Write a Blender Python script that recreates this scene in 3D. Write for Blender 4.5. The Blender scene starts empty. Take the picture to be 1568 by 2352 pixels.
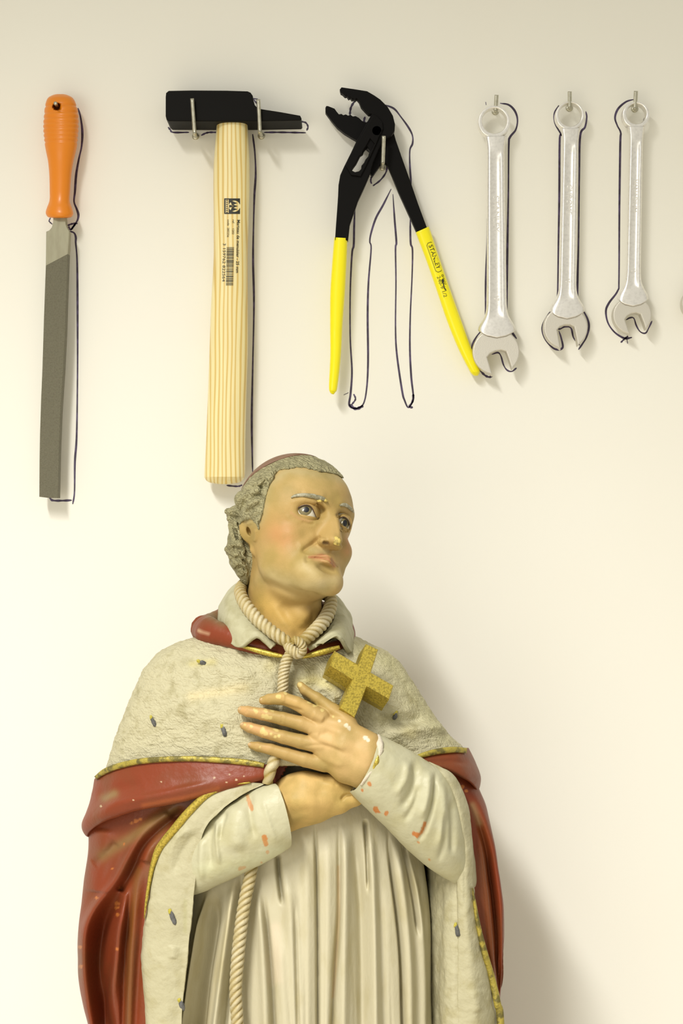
import bpy, bmesh, math
import numpy as np
from mathutils import Vector

# ------------------------------------------------------------------ camera, world, light
S = 0.00033                 # metres per photo pixel on the wall plane
CX, CY = 784.0, 1176.0      # optical centre of the photograph
D = 3200.0                  # camera distance to the wall, in the same unit
scene = bpy.context.scene
col = scene.collection

cam_d = bpy.data.cameras.new('camera')
cam = bpy.data.objects.new('camera', cam_d)
col.objects.link(cam)
cam.location = (0, -D * S, 0)
cam.rotation_euler = (math.pi / 2, 0, 0)
cam_d.sensor_fit = 'VERTICAL'
cam_d.sensor_height = 36.0
cam_d.lens = 36.0 * D / 2352.0
cam_d.clip_start = 0.02
scene.camera = cam

world = bpy.data.worlds.new('room_light')
scene.world = world
world.use_nodes = True
wn = world.node_tree.nodes['Background']
wn.inputs[0].default_value = (1.0, 0.955, 0.83, 1)
wn.inputs[1].default_value = 0.585

ld = bpy.data.lights.new('ceiling_tube', 'AREA')     # fluorescent fitting running away from the wall, upper left
ld.shape = 'RECTANGLE'; ld.size = 0.09; ld.size_y = 1.0
ld.energy = 34.5
ld.color = (1.0, 0.975, 0.935)
ld.spread = math.radians(138)
key = bpy.data.objects.new('ceiling_tube', ld)
col.objects.link(key)
fill_d = bpy.data.lights.new('fill_softbox', 'AREA')  # added soft fill lamp from the front left, not an actual window
fill_d.shape = 'RECTANGLE'; fill_d.size = 1.1; fill_d.size_y = 0.9; fill_d.energy = 7.0; fill_d.color = (1.0, 0.96, 0.88)
fill = bpy.data.objects.new('fill_softbox', fill_d); col.objects.link(fill)
fill.location = (-0.9, -2.0, -0.35)
fill.rotation_euler = (Vector((0.1, 0.0, -0.45)) - Vector(fill.location)).to_track_quat('-Z', 'Y').to_euler()
key.location = (-0.43, -1.35, 0.80)
key.rotation_euler = (math.radians(0), math.radians(-8), 0)

scene.view_settings.view_transform = 'Standard'
scene.view_settings.look = 'None'
scene.view_settings.gamma = 1
scene.view_settings.exposure = 0.0
scene.view_settings.use_curve_mapping = False

# ------------------------------------------------------------------ helpers: coordinates
def P(V):
    """photo pixel (x, y) and distance w from the wall -> metres."""
    V = np.asarray(V, float)
    k = (D - V[..., 2]) / D
    return np.stack([(V[..., 0] - CX) * S * k, -V[..., 2] * S, (CY - V[..., 1]) * S * k], -1)

W0 = 500.0
KS = 0.82
def B(d): return W0 + KS * np.asarray(d, float)

def cr(A, n, closed=False):
    """Catmull-Rom resampling of A along axis 0 into n samples."""
    A = np.asarray(A, float); m = len(A)
    if closed:
        t = np.linspace(0, m, n, endpoint=False)
        i = np.floor(t).astype(int)
        g = lambda k: A[(i + k) % m]
    else:
        t = np.linspace(0, m - 1, n)
        i = np.minimum(np.floor(t).astype(int), m - 2)
        Ae = np.concatenate([[2 * A[0] - A[1]], A, [2 * A[-1] - A[-2]]])
        g = lambda k: Ae[i + k + 1]
    f = (t - i).reshape((-1,) + (1,) * (A.ndim - 1))
    p0, p1, p2, p3 = g(-1), g(0), g(1), g(2)
    return 0.5 * (2 * p1 + (p2 - p0) * f + (2 * p0 - 5 * p1 + 4 * p2 - p3) * f ** 2 + (3 * p1 - p0 - 3 * p2 + p3) * f ** 3)

def net(C, n, m, closed_cols=False):
    C = cr(np.asarray(C, float), n)
    return np.swapaxes(cr(np.swapaxes(C, 0, 1), m, closed_cols), 0, 1)

def _h(i, j, k):
    n = (i * 374761393 + j * 668265263 + k * 2147483647 + 1274126177) & 0xffffffff
    n = ((n ^ (n >> 13)) * 1274126177) & 0xffffffff
    return ((n ^ (n >> 16)) & 0xffff) / 65535.0
def noise(V, s, oct=1):
    V = np.asarray(V, float).reshape(-1, 3); out = np.zeros(len(V)); a = 1.0; tot = 0
    for o in range(oct):
        Q = V / s + 57.3 * (o + 1); I = np.floor(Q).astype(np.int64); F = Q - I; F = F * F * (3 - 2 * F)
        r = 0
        for dx in (0, 1):
            for dy in (0, 1):
                for dz in (0, 1):
                    wgt = (F[:, 0] if dx else 1 - F[:, 0]) * (F[:, 1] if dy else 1 - F[:, 1]) * (F[:, 2] if dz else 1 - F[:, 2])
                    r = r + wgt * _h(I[:, 0] + dx, I[:, 1] + dy, I[:, 2] + dz)
        out += a * (r - 0.5) * 2; tot += a; a *= 0.5; s = s * 0.5
    return out / tot

def sstep(a, b, x):
    t = np.clip((x - a) / (b - a), 0, 1); return t * t * (3 - 2 * t)

def polydist(XY, pts):
    """distance, signed side distance and parameter 0..1 of points to a polyline"""
    pts = np.asarray(pts, float); best = np.full(len(XY), 1e9); sd = np.zeros(len(XY)); tt = np.zeros(len(XY))
    seg = np.linalg.norm(np.diff(pts, axis=0), axis=1); L = seg.sum(); acc = 0
    for a, b, l in zip(pts[:-1], pts[1:], seg):
        d = (b - a) / max(l, 1e-6); r = XY - a
        t = np.clip(r @ d, 0, l); q = r - t[:, None] * d
        e = np.hypot(q[:, 0], q[:, 1]); m = e < best
        cross = d[0] * r[:, 1] - d[1] * r[:, 0]
        best[m] = e[m]; sd[m] = (np.sign(cross) * e)[m]; tt[m] = ((acc + t) / L)[m]; acc += l
    return best, sd, tt

def gnormals(G, closed=False):
    if closed:
        du = np.roll(G, -1, 1) - np.roll(G, 1, 1)
    else:
        du = np.gradient(G, axis=1)
    dv = np.gradient(G, axis=0)
    n = np.cross(du, dv); n /= np.maximum(np.linalg.norm(n, axis=-1, keepdims=True), 1e-6)
    return n

def stroke(V, N, pts, wid, amp, kind='g', fade=(0.22, 0.22), front=True, dirw=0.0):
    """sculpt: push V along N near a polyline given in photo pixels"""
    pts = np.asarray(pts, float)
    if 2340 <= pts[-1, 1] <= 2400:      # folds that leave the frame run on below it
        e = pts[-1] - pts[-2]; e = e / max(abs(e[1]), 1)
        k_ = np.cumsum([110, 110, 130, 150, 190, 200]); pts = np.vstack([pts, pts[-1] + np.c_[e[0] * k_ * np.array([1, .9, .75, .6, .45, .35]), k_]]); fade = (fade[0], .05)
    if len(pts) > 2: pts = cr(pts, len(pts) * 5)
    R = wid * (3.2 if kind == 'g' else 4.5)
    lo, hi = pts.min(0) - R, pts.max(0) + R
    m = (V[:, 0] > lo[0]) & (V[:, 0] < hi[0]) & (V[:, 1] > lo[1]) & (V[:, 1] < hi[1])
    if front: m &= N[:, 2] > 0.02
    if not m.any(): return
    ix = np.nonzero(m)[0]
    d, sd, t = polydist(V[ix, :2], pts)
    fd = np.ones(len(t))
    if fade[0] > 0: fd *= sstep(0, fade[0], t)
    if fade[1] > 0: fd *= 1 - sstep(1 - fade[1], 1, t)
    if kind == 'g': f = np.exp(-(d / wid) ** 2)
    elif kind == 's+': f = np.where(sd > 0, np.exp(-(sd / wid) ** 2 * .5), np.exp(-(sd / (wid * .16)) ** 2))
    else: f = np.where(sd < 0, np.exp(-(sd / wid) ** 2 * .5), np.exp(-(sd / (wid * .16)) ** 2))
    f = f * fd * np.clip(N[ix, 2] * 2.5, 0, 1) if front else f * fd
    Dn = N[ix] * (1 - dirw) + np.array([0, 0, dirw])
    V[ix] += Dn * (amp * f)[:, None]

# ------------------------------------------------------------------ helpers: objects
def tag(o, label=None, cat=None, group=None, kind=None):
    if label: o['label'] = label
    if cat: o['category'] = cat
    if group: o['group'] = group
    if kind: o['kind'] = kind
    return o

def thing(name, label, cat, base, group=None):
    o = bpy.data.objects.new(name, None); col.objects.link(o)
    o.location = P(np.array(base, float)); o.empty_display_size = 0.02
    return tag(o, label, cat, group)

def mesh_obj(name, verts, faces, m, parent=None, colors=None, smooth=True, label=None, raw=False, recalc=True):
    W = np.asarray(verts, float) if raw else P(verts)
    if parent is not None:
        p = parent
        while p is not None:
            W = W - np.array(p.location); p = p.parent
    me = bpy.data.meshes.new(name)
    me.from_pydata([tuple(v) for v in W], [], faces if isinstance(faces, list) else faces.tolist())
    me.update()
    if recalc:
        bm = bmesh.new(); bm.from_mesh(me)
        bmesh.ops.recalc_face_normals(bm, faces=bm.faces); bm.to_mesh(me); bm.free()
    if smooth: me.polygons.foreach_set('use_smooth', [True] * len(me.polygons))
    if colors is not None:
        a = me.color_attributes.new('Col', 'FLOAT_COLOR', 'POINT')
        c4 = np.ones((len(W), 4)); c4[:, :3] = colors
        a.data.foreach_set('color', c4.ravel())
    me.materials.append(m)
    o = bpy.data.objects.new(name, me); col.objects.link(o)
    if parent is not None: o.parent = parent
    if label: o['label'] = label
    return o

def grid_faces(n, m, closed=False, keep=None):
    i, j = np.meshgrid(np.arange(n - 1), np.arange(m if closed else m - 1), indexing='ij')
    j2 = (j + 1) % m
    F = np.stack([i * m + j, i * m + j2, (i + 1) * m + j2, (i + 1) * m + j], -1).reshape(-1, 4)
    if keep is not None: F = F[keep[F].all(1)]
    return F

def grid_obj(name, G, m, parent, closed=False, caps=False, keep=None, colors=None, solid=0, label=None, smooth=True):
    n, mm = G.shape[:2]
    F = grid_faces(n, mm, closed, keep).tolist()
    V = G.reshape(-1, 3)
    if caps:
        V = np.concatenate([V, [G[0].mean(0)], [G[-1].mean(0)]])
        a, b = n * mm, n * mm + 1
        for j in range(mm):
            F.append([j, (j + 1) % mm, a]); F.append([(n - 1) * mm + j, (n - 1) * mm + (j + 1) % mm, b])
        if colors is not None: colors = np.concatenate([colors, colors[:1], colors[-1:]])
    if keep is not None:
        used = np.unique(np.array([q for f in F for q in f])); mp = -np.ones(len(V), int); mp[used] = np.arange(len(used))
        V = V[used]; F = [[int(mp[q]) for q in f] for f in F]
        if colors is not None: colors = colors[used]
    o = mesh_obj(name, V, F, m, parent, colors, label=label, smooth=smooth)
    if solid:
        md = o.modifiers.new('thickness', 'SOLIDIFY'); md.thickness = abs(solid) * S; md.offset = -1 if solid > 0 else 1
    return o

def tube(name, pts, rad, m, parent, n=None, sides=16, twist=0, depth=0.2, strands=2, label=None, squash=1.0, colors=None, closed=False, lump=0):
    """round or twisted-rope tube in photo coordinates"""
    pts = np.asarray(pts, float)
    L = np.linalg.norm(np.diff(pts, axis=0), axis=1).sum()
    n = n or max(8, int(L / 3))
    C = cr(pts, n); R = cr(np.asarray(rad, float)[:, None], n)[:, 0] if np.ndim(rad) else np.full(n, float(rad))
    T = np.gradient(C, axis=0); T /= np.linalg.norm(T, axis=1, keepdims=True)
    U = np.cross(T, [0, 0, 1.0]); bad = np.linalg.norm(U, axis=1) < 1e-3; U[bad] = [1, 0, 0]
    U /= np.linalg.norm(U, axis=1, keepdims=True); Wv = np.cross(T, U)
    s = np.concatenate([[0], np.cumsum(np.linalg.norm(np.diff(C, axis=0), axis=1))])
    th = np.linspace(0, 2 * np.pi, sides, endpoint=False)
    rr = R[:, None] * np.ones(sides)
    if twist:
        ph = th[None] + s[:, None] * 2 * np.pi / twist / 1.0
        rr = rr * (1 - depth + 1.35 * depth * np.abs(np.sin(ph * strands / 2.0)) ** 0.6)
    if lump: rr = rr * (1 + lump * noise(np.repeat(C, sides, 0) + np.tile(np.c_[th * 4, th * 2, th], (n, 1)), 12).reshape(n, sides))
    G = C[:, None] + U[:, None] * (rr * np.cos(th))[..., None] + Wv[:, None] * (rr * np.sin(th) * squash)[..., None]
    cc = None
    if colors is not None: cc = colors(G.reshape(-1, 3), th, rr)
    return grid_obj(name, G, m, parent, closed=True, caps=True, label=label, colors=cc)

def ribbon(name, pts, wid, m, parent, thick=4, n=None, label=None):
    pts = np.asarray(pts, float)
    L = np.linalg.norm(np.diff(pts, axis=0), axis=1).sum(); n = n or max(6, int(L / 4))
    C = cr(pts, n); wd = cr(np.asarray(wid, float)[:, None], n)[:, 0] if np.ndim(wid) else np.full(n, float(wid))
    T = np.gradient(C, axis=0)[:, :2]; T /= np.linalg.norm(T, axis=1, keepdims=True)
    Nn = np.c_[-T[:, 1], T[:, 0], np.zeros(n)]
    us = np.array([-.5, -.46, -.25, 0, .25, .46, .5, .3, -.3]); hs = np.array([-.9, .3, .85, 1, .85, .3, -.9, -2, -2]) * thick
    G = C[:, None] + Nn[:, None] * (us * 1.0)[None, :, None] * wd[:, None, None]
    G[..., 2] += hs
    return grid_obj(name, G, m, parent, closed=True, caps=True, label=label)

def curve_prism(name, polys, w0, w1, m, parent, bevel=1.5, label=None, res=2):
    """2-D outline (first) with holes (others) extruded between w0 and w1 (real filled solid with bevel)."""
    cu = bpy.data.curves.new('tmp', 'CURVE'); cu.dimensions = '2D'; cu.fill_mode = 'BOTH'
    wc = (w0 + w1) / 2
    for pl in polys:
        W = P(np.c_[np.asarray(pl, float), np.full(len(pl), w1)])
        sp = cu.splines.new('POLY'); sp.points.add(len(pl) - 1)
        for i, v in enumerate(W): sp.points[i].co = (v[0], v[2], 0, 1)
        sp.use_cyclic_u = True
    cu.extrude = abs(w1 - w0) / 2 * S - bevel * S
    cu.bevel_depth = bevel * S; cu.bevel_resolution = res; cu.offset = -bevel * S
    tmp = bpy.data.objects.new('tmp', cu); col.objects.link(tmp)
    bpy.context.view_layer.update()
    me = bpy.data.meshes.new_from_object(tmp.evaluated_get(bpy.context.evaluated_depsgraph_get()))
    V = np.empty(len(me.vertices) * 3); me.vertices.foreach_get('co', V); V = V.reshape(-1, 3)
    F = [list(p.vertices) for p in me.polygons]
    bpy.data.objects.remove(tmp); bpy.data.curves.remove(cu); bpy.data.meshes.remove(me)
    Wd = np.c_[V[:, 0], -wc * S - V[:, 2], V[:, 1]]
    o = mesh_obj(name, Wd, F, m, parent, smooth=False, label=label, raw=True)
    bm = bmesh.new(); bm.from_mesh(o.data); bmesh.ops.remove_doubles(bm, verts=bm.verts, dist=1e-6)
    bmesh.ops.recalc_face_normals(bm, faces=bm.faces); bm.to_mesh(o.data); bm.free()
    return o

def text_obj(name, body, origin, ang, size, surf, m, parent, lift=0.6, thick=0.0, sx=1.0, bold=0.0, label=None):
    """letters laid on a surface; origin/ang in photo pixels, surf(x, y) gives w"""
    cu = bpy.data.curves.new('tmp', 'FONT'); cu.body = body; cu.size = size; cu.align_x = 'LEFT'; cu.align_y = 'CENTER'
    cu.offset = bold; cu.resolution_u = 3
    if thick: cu.extrude = thick / 2
    tmp = bpy.data.objects.new('tmp', cu); col.objects.link(tmp); bpy.context.view_layer.update()
    me = bpy.data.meshes.new_from_object(tmp.evaluated_get(bpy.context.evaluated_depsgraph_get()))
    V = np.empty(len(me.vertices) * 3); me.vertices.foreach_get('co', V); V = V.reshape(-1, 3)
    F = [list(p.vertices) for p in me.polygons]
    bpy.data.objects.remove(tmp); bpy.data.curves.remove(cu); bpy.data.meshes.remove(me)
    V[:, 0] *= sx
    c, s = math.cos(ang), math.sin(ang)
    x = origin[0] + V[:, 0] * c + V[:, 1] * s
    y = origin[1] + V[:, 0] * s - V[:, 1] * c
    return mesh_obj(name, np.c_[x, y, surf(x, y) + lift + V[:, 2]], F, m, parent, smooth=False, label=label, recalc=bool(thick))

# ------------------------------------------------------------------ materials
def srgb(*c):
    c = np.array(c, float) / 255.0
    return tuple(np.where(c <= .04045, c / 12.92, ((c + .055) / 1.055) ** 2.4))

def mat(name, c=(.5, .5, .5), rough=.5, metal=0, vcol=False, c2=None, nscale=60, namt=.5, bump=0, bscale=400, bdet=4, coat=0, stretch=None, spec=.5, thr=(.45, .65), fur=False, wscale=190, wamt=.35):
    m = bpy.data.materials.new(name); m.use_nodes = True
    nt = m.node_tree; b = nt.nodes['Principled BSDF']; L = nt.links
    b.inputs['Roughness'].default_value = rough; b.inputs['Metallic'].default_value = metal
    b.inputs['Specular IOR Level'].default_value = spec
    if coat: b.inputs['Coat Weight'].default_value = coat; b.inputs['Coat Roughness'].default_value = .2
    tc = nt.nodes.new('ShaderNodeTexCoord'); mp = nt.nodes.new('ShaderNodeMapping')
    L.new(tc.outputs['Object'], mp.inputs[0])
    if stretch: mp.inputs['Scale'].default_value = stretch
    if vcol:
        a = nt.nodes.new('ShaderNodeAttribute'); a.attribute_name = 'Col'; src = a.outputs['Color']
    else:
        r = nt.nodes.new('ShaderNodeRGB'); r.outputs[0].default_value = (*c, 1); src = r.outputs[0]
    if c2 is not None:
        n = nt.nodes.new('ShaderNodeTexNoise'); n.inputs['Scale'].default_value = nscale; n.inputs['Detail'].default_value = 5
        L.new(mp.outputs[0], n.inputs['Vector'])
        rp = nt.nodes.new('ShaderNodeValToRGB'); rp.color_ramp.elements[0].position = thr[0]; rp.color_ramp.elements[1].position = thr[1]
        rp.color_ramp.elements[0].color = (0, 0, 0, 1); rp.color_ramp.elements[1].color = (namt, namt, namt, 1)
        L.new(n.outputs['Fac'], rp.inputs[0])
        mx = nt.nodes.new('ShaderNodeMix'); mx.data_type = 'RGBA'
        L.new(rp.outputs[0], mx.inputs['Factor']); L.new(src, mx.inputs[6]); mx.inputs[7].default_value = (*c2, 1)
        src = mx.outputs[2]
    L.new(src, b.inputs['Base Color'])
    if bump:
        n = nt.nodes.new('ShaderNodeTexNoise'); n.inputs['Scale'].default_value = bscale; n.inputs['Detail'].default_value = bdet
        n.inputs['Distortion'].default_value = 1.2 if fur else 0
        L.new(mp.outputs[0], n.inputs['Vector'])
        bp = nt.nodes.new('ShaderNodeBump'); bp.inputs['Strength'].default_value = bump; bp.inputs['Distance'].default_value = 0.001
        hsrc = n.outputs['Fac']
        if fur:
            w = nt.nodes.new('ShaderNodeTexWave'); w.wave_type = 'BANDS'; w.bands_direction = 'DIAGONAL'
            w.inputs['Scale'].default_value = wscale; w.inputs['Distortion'].default_value = 14; w.inputs['Detail'].default_value = 3; w.inputs['Detail Scale'].default_value = 1.1
            L.new(mp.outputs[0], w.inputs['Vector'])
            ad = nt.nodes.new('ShaderNodeMath'); ad.operation = 'MULTIPLY_ADD'; ad.inputs[1].default_value = wamt
            L.new(w.outputs['Fac'], ad.inputs[0]); L.new(n.outputs['Fac'], ad.inputs[2]); hsrc = ad.outputs[0]
        L.new(hsrc, bp.inputs['Height']); L.new(bp.outputs[0], b.inputs['Normal'])
    return m

M = {}
M['wall'] = mat('wall_paint', (.86, .845, .76), .75, c2=(.85, .825, .73), nscale=6, namt=.35, bump=.05, bscale=500)
M['ink'] = mat('marker_ink', (.035, .022, .05), .5, c2=(.10, .07, .16), nscale=160, namt=.8)
M['zinc'] = mat('zinc_hook', (.55, .53, .42), .35, .85, c2=(.3, .28, .18), nscale=300, namt=.5)
M['orange'] = mat('orange_plastic', (.74, .22, .0), .38, coat=.15)
M['dark'] = mat('dark_hole', (.05, .02, .01), .6)
M['file'] = mat('file_cut_steel', (.15, .14, .09), .5, .2, bump=.5, bscale=2600, bdet=1, c2=(.10, .092, .055), nscale=900, namt=.5)
M['tang'] = mat('file_plain_steel', (.30, .285, .19), .45, .25, c2=(.24, .22, .14), nscale=300, namt=.6, stretch=(1, 1, .2))
M['blackpaint'] = mat('black_paint', (.006, .0055, .0045), .5, 0, bump=.04, bscale=1500, spec=.08)
M['blackgrip'] = mat('black_oxide_steel', (.005, .0045, .004), .5, 0, bump=.03, bscale=1500, spec=.08)
M['yellow'] = mat('yellow_vinyl', (.93, .83, .0), .28, coat=.2)
M['print'] = mat('black_print', (.02, .02, .01), .5)
M['printy'] = mat('olive_print', (.16, .15, .0), .5)
M['chrome'] = mat('satin_chrome', (.93, .91, .86), .32, .75, c2=(.66, .64, .60), nscale=500, namt=.35)
M['chromeflat'] = mat('matt_chrome', (.66, .63, .55), .48, .6, bump=.15, bscale=1500)

def wood():
    m = bpy.data.materials.new('ash_wood'); m.use_nodes = True; nt = m.node_tree; L = nt.links; b = nt.nodes['Principled BSDF']
    tc = nt.nodes.new('ShaderNodeTexCoord'); mp = nt.nodes.new('ShaderNodeMapping'); mp.inputs['Scale'].default_value = (1, .6, .10)
    L.new(tc.outputs['Object'], mp.inputs[0])
    w = nt.nodes.new('ShaderNodeTexWave'); w.wave_type = 'BANDS'; w.bands_direction = 'X'; w.wave_profile = 'SIN'
    w.inputs['Scale'].default_value = 95; w.inputs['Distortion'].default_value = 6.5; w.inputs['Detail'].default_value = 1.5; w.inputs['Detail Scale'].default_value = .9
    L.new(mp.outputs[0], w.inputs['Vector'])
    n = nt.nodes.new('ShaderNodeTexNoise'); n.inputs['Scale'].default_value = 900; n.inputs['Detail'].default_value = 3
    mp2 = nt.nodes.new('ShaderNodeMapping'); mp2.inputs['Scale'].default_value = (1, 1, .03); L.new(tc.outputs['Object'], mp2.inputs[0]); L.new(mp2.outputs[0], n.inputs['Vector'])
    r = nt.nodes.new('ShaderNodeValToRGB'); r.color_ramp.elements[0].color = (*srgb(222, 186, 96), 1); r.color_ramp.elements[1].color = (*srgb(248, 232, 168), 1)
    r.color_ramp.elements[0].position = .02; r.color_ramp.elements[1].position = .55
    L.new(w.outputs['Fac'], r.inputs[0])
    mx = nt.nodes.new('ShaderNodeMix'); mx.data_type = 'RGBA'; mx.blend_type = 'MULTIPLY'; mx.inputs['Factor'].default_value = .25
    L.new(r.outputs[0], mx.inputs[6]); L.new(n.outputs['Fac'], mx.inputs[7])
    g = nt.nodes.new('ShaderNodeGamma'); g.inputs[1].default_value = .9; L.new(mx.outputs[2], g.inputs[0])
    L.new(g.outputs[0], b.inputs['Base Color']); b.inputs['Roughness'].default_value = .38
    b.inputs['Coat Weight'].default_value = .2
    return m
M['wood'] = wood()

OL = (.20, .165, .06)
M['skin'] = mat('painted_skin', vcol=True, rough=.52, c2=(.28, .215, .055), nscale=55, namt=.5, bump=.14, bscale=1100, spec=.28)
M['fur'] = mat('ermine_plaster', vcol=True, rough=.62, c2=(.23, .195, .07), nscale=130, namt=.5, thr=(.52, .74), bump=.6, bscale=520, bdet=2, fur=True, wamt=.4, wscale=170, spec=.3)
M['lining'] = mat('ermine_lining', vcol=True, rough=.55, c2=(.30, .255, .10), nscale=90, namt=.5, thr=(.50, .74), bump=.6, bscale=330, bdet=4, spec=.3)
M['cream'] = mat('cream_plaster', vcol=True, rough=.48, c2=(.36, .30, .12), nscale=70, namt=.5, thr=(.50, .75), bump=.25, bscale=500, spec=.35, stretch=(1, 1, .35))
M['sleeve'] = mat('sleeve_plaster', vcol=True, rough=.45, c2=(.38, .34, .15), nscale=60, namt=.35, bump=.2, bscale=500, spec=.35)
M['red'] = mat('red_plaster', vcol=True, rough=.42, c2=(.14, .055, .018), nscale=28, namt=.6, thr=(.45, .7), bump=.2, bscale=500, spec=.32)
M['gold'] = mat('gilt_plaster', (.52, .40, .06), .36, .5, c2=(.26, .20, .03), nscale=900, namt=.8, thr=(.44, .62), bump=.22, bscale=1200)
M['golddark'] = mat('worn_gilt', (.42, .34, .06), .45, .35, c2=(.11, .095, .03), nscale=190, namt=.85, thr=(.44, .58), bump=.5, bscale=700)
M['hair'] = mat('grey_painted_hair', vcol=True, rough=.55, c2=(.17, .15, .075), nscale=160, namt=.55, thr=(.48, .7), bump=.9, bscale=700, spec=.3, fur=True, wscale=150, wamt=1.1)
M['cap'] = mat('skullcap_paint', (.17, .085, .05), .55, c2=(.25, .15, .09), nscale=60)
M['rope'] = mat('rope_plaster', vcol=True, rough=.5, c2=(.42, .34, .15), nscale=160, namt=.6, bump=.4, bscale=700, spec=.3)
M['collar'] = mat('collar_plaster', (.44, .42, .27), .5, c2=(.24, .21, .08), nscale=110, namt=.5, thr=(.48, .74), bump=.35, bscale=500, spec=.3)
M['eye'] = mat('eye_white', (.62, .58, .46), .35)
M['iris'] = mat('iris_paint', (.17, .14, .06), .45)
M['pupil'] = mat('pupil_paint', (.006, .007, .012), .4)
M['lash'] = mat('painted_lash_line', (.06, .03, .015), .5)
M['catch'] = mat('painted_eye_glint', (.75, .72, .62), .3)
M['spot'] = mat('ermine_spot_paint', (.075, .075, .07), .5, c2=(.16, .16, .16), nscale=300, namt=.6)
M['spotyellow'] = mat('ermine_spot_yellow', (.42, .36, .04), .5)
M['brow'] = mat('eyebrow_paint', (.24, .22, .13), .5, c2=(.52, .50, .38), nscale=350, namt=.8, bump=.8, bscale=800)
M['chip'] = mat('chipped_terracotta', (.50, .17, .035), .7)
M['plaster'] = mat('bare_plaster', (.60, .54, .42), .8, bump=.6, bscale=900)
M['nail'] = mat('nail_paint', (.50, .33, .15), .4)
M['chipgold'] = mat('bare_ochre_patch', (.60, .46, .12), .7, c2=(.18, .13, .03), nscale=500, namt=.9, bump=1, bscale=600)
M['bench'] = mat('bench_board', (.45, .33, .2), .6, c2=(.3, .2, .1), nscale=20)

# ------------------------------------------------------------------ setting
def box_raw(name, lo, hi, m, parent=None, kind=None):
    lo = np.array(lo, float); hi = np.array(hi, float)
    V = [[(lo, hi)[i][0], (lo, hi)[j][1], (lo, hi)[k][2]] for i in (0, 1) for j in (0, 1) for k in (0, 1)]
    F = [[0, 1, 3, 2], [4, 6, 7, 5], [0, 4, 5, 1], [2, 3, 7, 6], [0, 2, 6, 4], [1, 5, 7, 3]]
    o = mesh_obj(name, V, F, m, parent, raw=True, smooth=False)
    if kind: o['kind'] = kind
    return o
floor_z = -0.86
box_raw('floor', (-2.2, -2.6, floor_z - .08), (2.2, 0, floor_z), mat('pale_floor', (.55, .50, .40), .6, c2=(.48, .43, .34), nscale=9), kind='structure')
wall = box_raw('wall_back', (-2.2, 0, -1.0), (2.2, .08, 1.4), M['wall'], kind='structure')
tag(wall, 'cream white workshop wall with hand-drawn tool outlines')

def marker(pts, wid=4.2, smooth=True):
    pts = np.asarray(pts, float)
    if smooth and len(pts) > 2: pts = cr(pts, len(pts) * 6)
    n = len(pts); T = np.gradient(pts, axis=0); T /= np.maximum(np.linalg.norm(T, axis=1, keepdims=True), 1e-6)
    Nn = np.c_[-T[:, 1], T[:, 0]]
    s = np.linspace(0, 1, n)
    w = wid * (0.95 + .18 * np.sin(s * 23 + pts[0, 0]) ) * np.clip(np.minimum(s, 1 - s) * 14 + .45, 0, 1)
    rows = [np.c_[pts - Nn * w[:, None] * .5, np.full(n, .05)], np.c_[pts - Nn * w[:, None] * .42, np.full(n, .5)],
            np.c_[pts + Nn * w[:, None] * .42, np.full(n, .5)], np.c_[pts + Nn * w[:, None] * .5, np.full(n, .05)]]
    return np.stack(rows, 1)
def marker_group(label, lines):
    V = []; F = []; off = 0
    for L_ in lines:
        wid = 4.2
        if isinstance(L_, tuple): L_, wid = L_
        G = marker(L_, wid); n, m_ = G.shape[:2]
        F += (grid_faces(n, m_) + off).tolist(); V.append(G.reshape(-1, 3)); off += n * m_
    return mesh_obj('marker_outline', np.concatenate(V), F, M['ink'], wall, label=label, smooth=False, recalc=False)
marker_group('black marker line around the file', [
    ([(179, 248), (184, 265), (188, 290), (189, 312), (187, 338), (181, 365), (175, 400), (172, 440), (170, 463), (176, 480), (180, 493), (178, 505), (172, 515), (162, 529)], 5),
    [(155, 518), (166, 514), (178, 513)], [(157, 520), (163, 527), (174, 513)],
    ([(160, 531), (170, 535), (174, 545), (174, 560), (177, 600), (178, 700), (178, 850), (176, 1000), (172, 1060), (171, 1130), (167, 1158)], 4.6),
    ([(114, 1142), (120, 1149), (140, 1150), (165, 1149)], 5), ([(116, 500), (113, 508), (120, 515)], 3)])
marker_group('black marker line around the hammer', [
    [(386, 292), (391, 298), (398, 304), (434, 304)], [(462, 311), (472, 306), (482, 304), (497, 304)], [(606, 304), (650, 304), (702, 305)],
    ([(692, 279), (702, 282), (707, 291), (704, 300)], 4), ([(579, 226), (592, 229), (592, 240), (582, 228)], 3),
    ([(580, 308), (585, 350), (587, 400), (584, 450), (582, 520), (581, 600), (583, 700), (580, 850), (578, 960), (579, 1040), (580, 1085)], 4.6),
    ([(520, 1115), (545, 1117), (556, 1114)], 4)])
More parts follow.
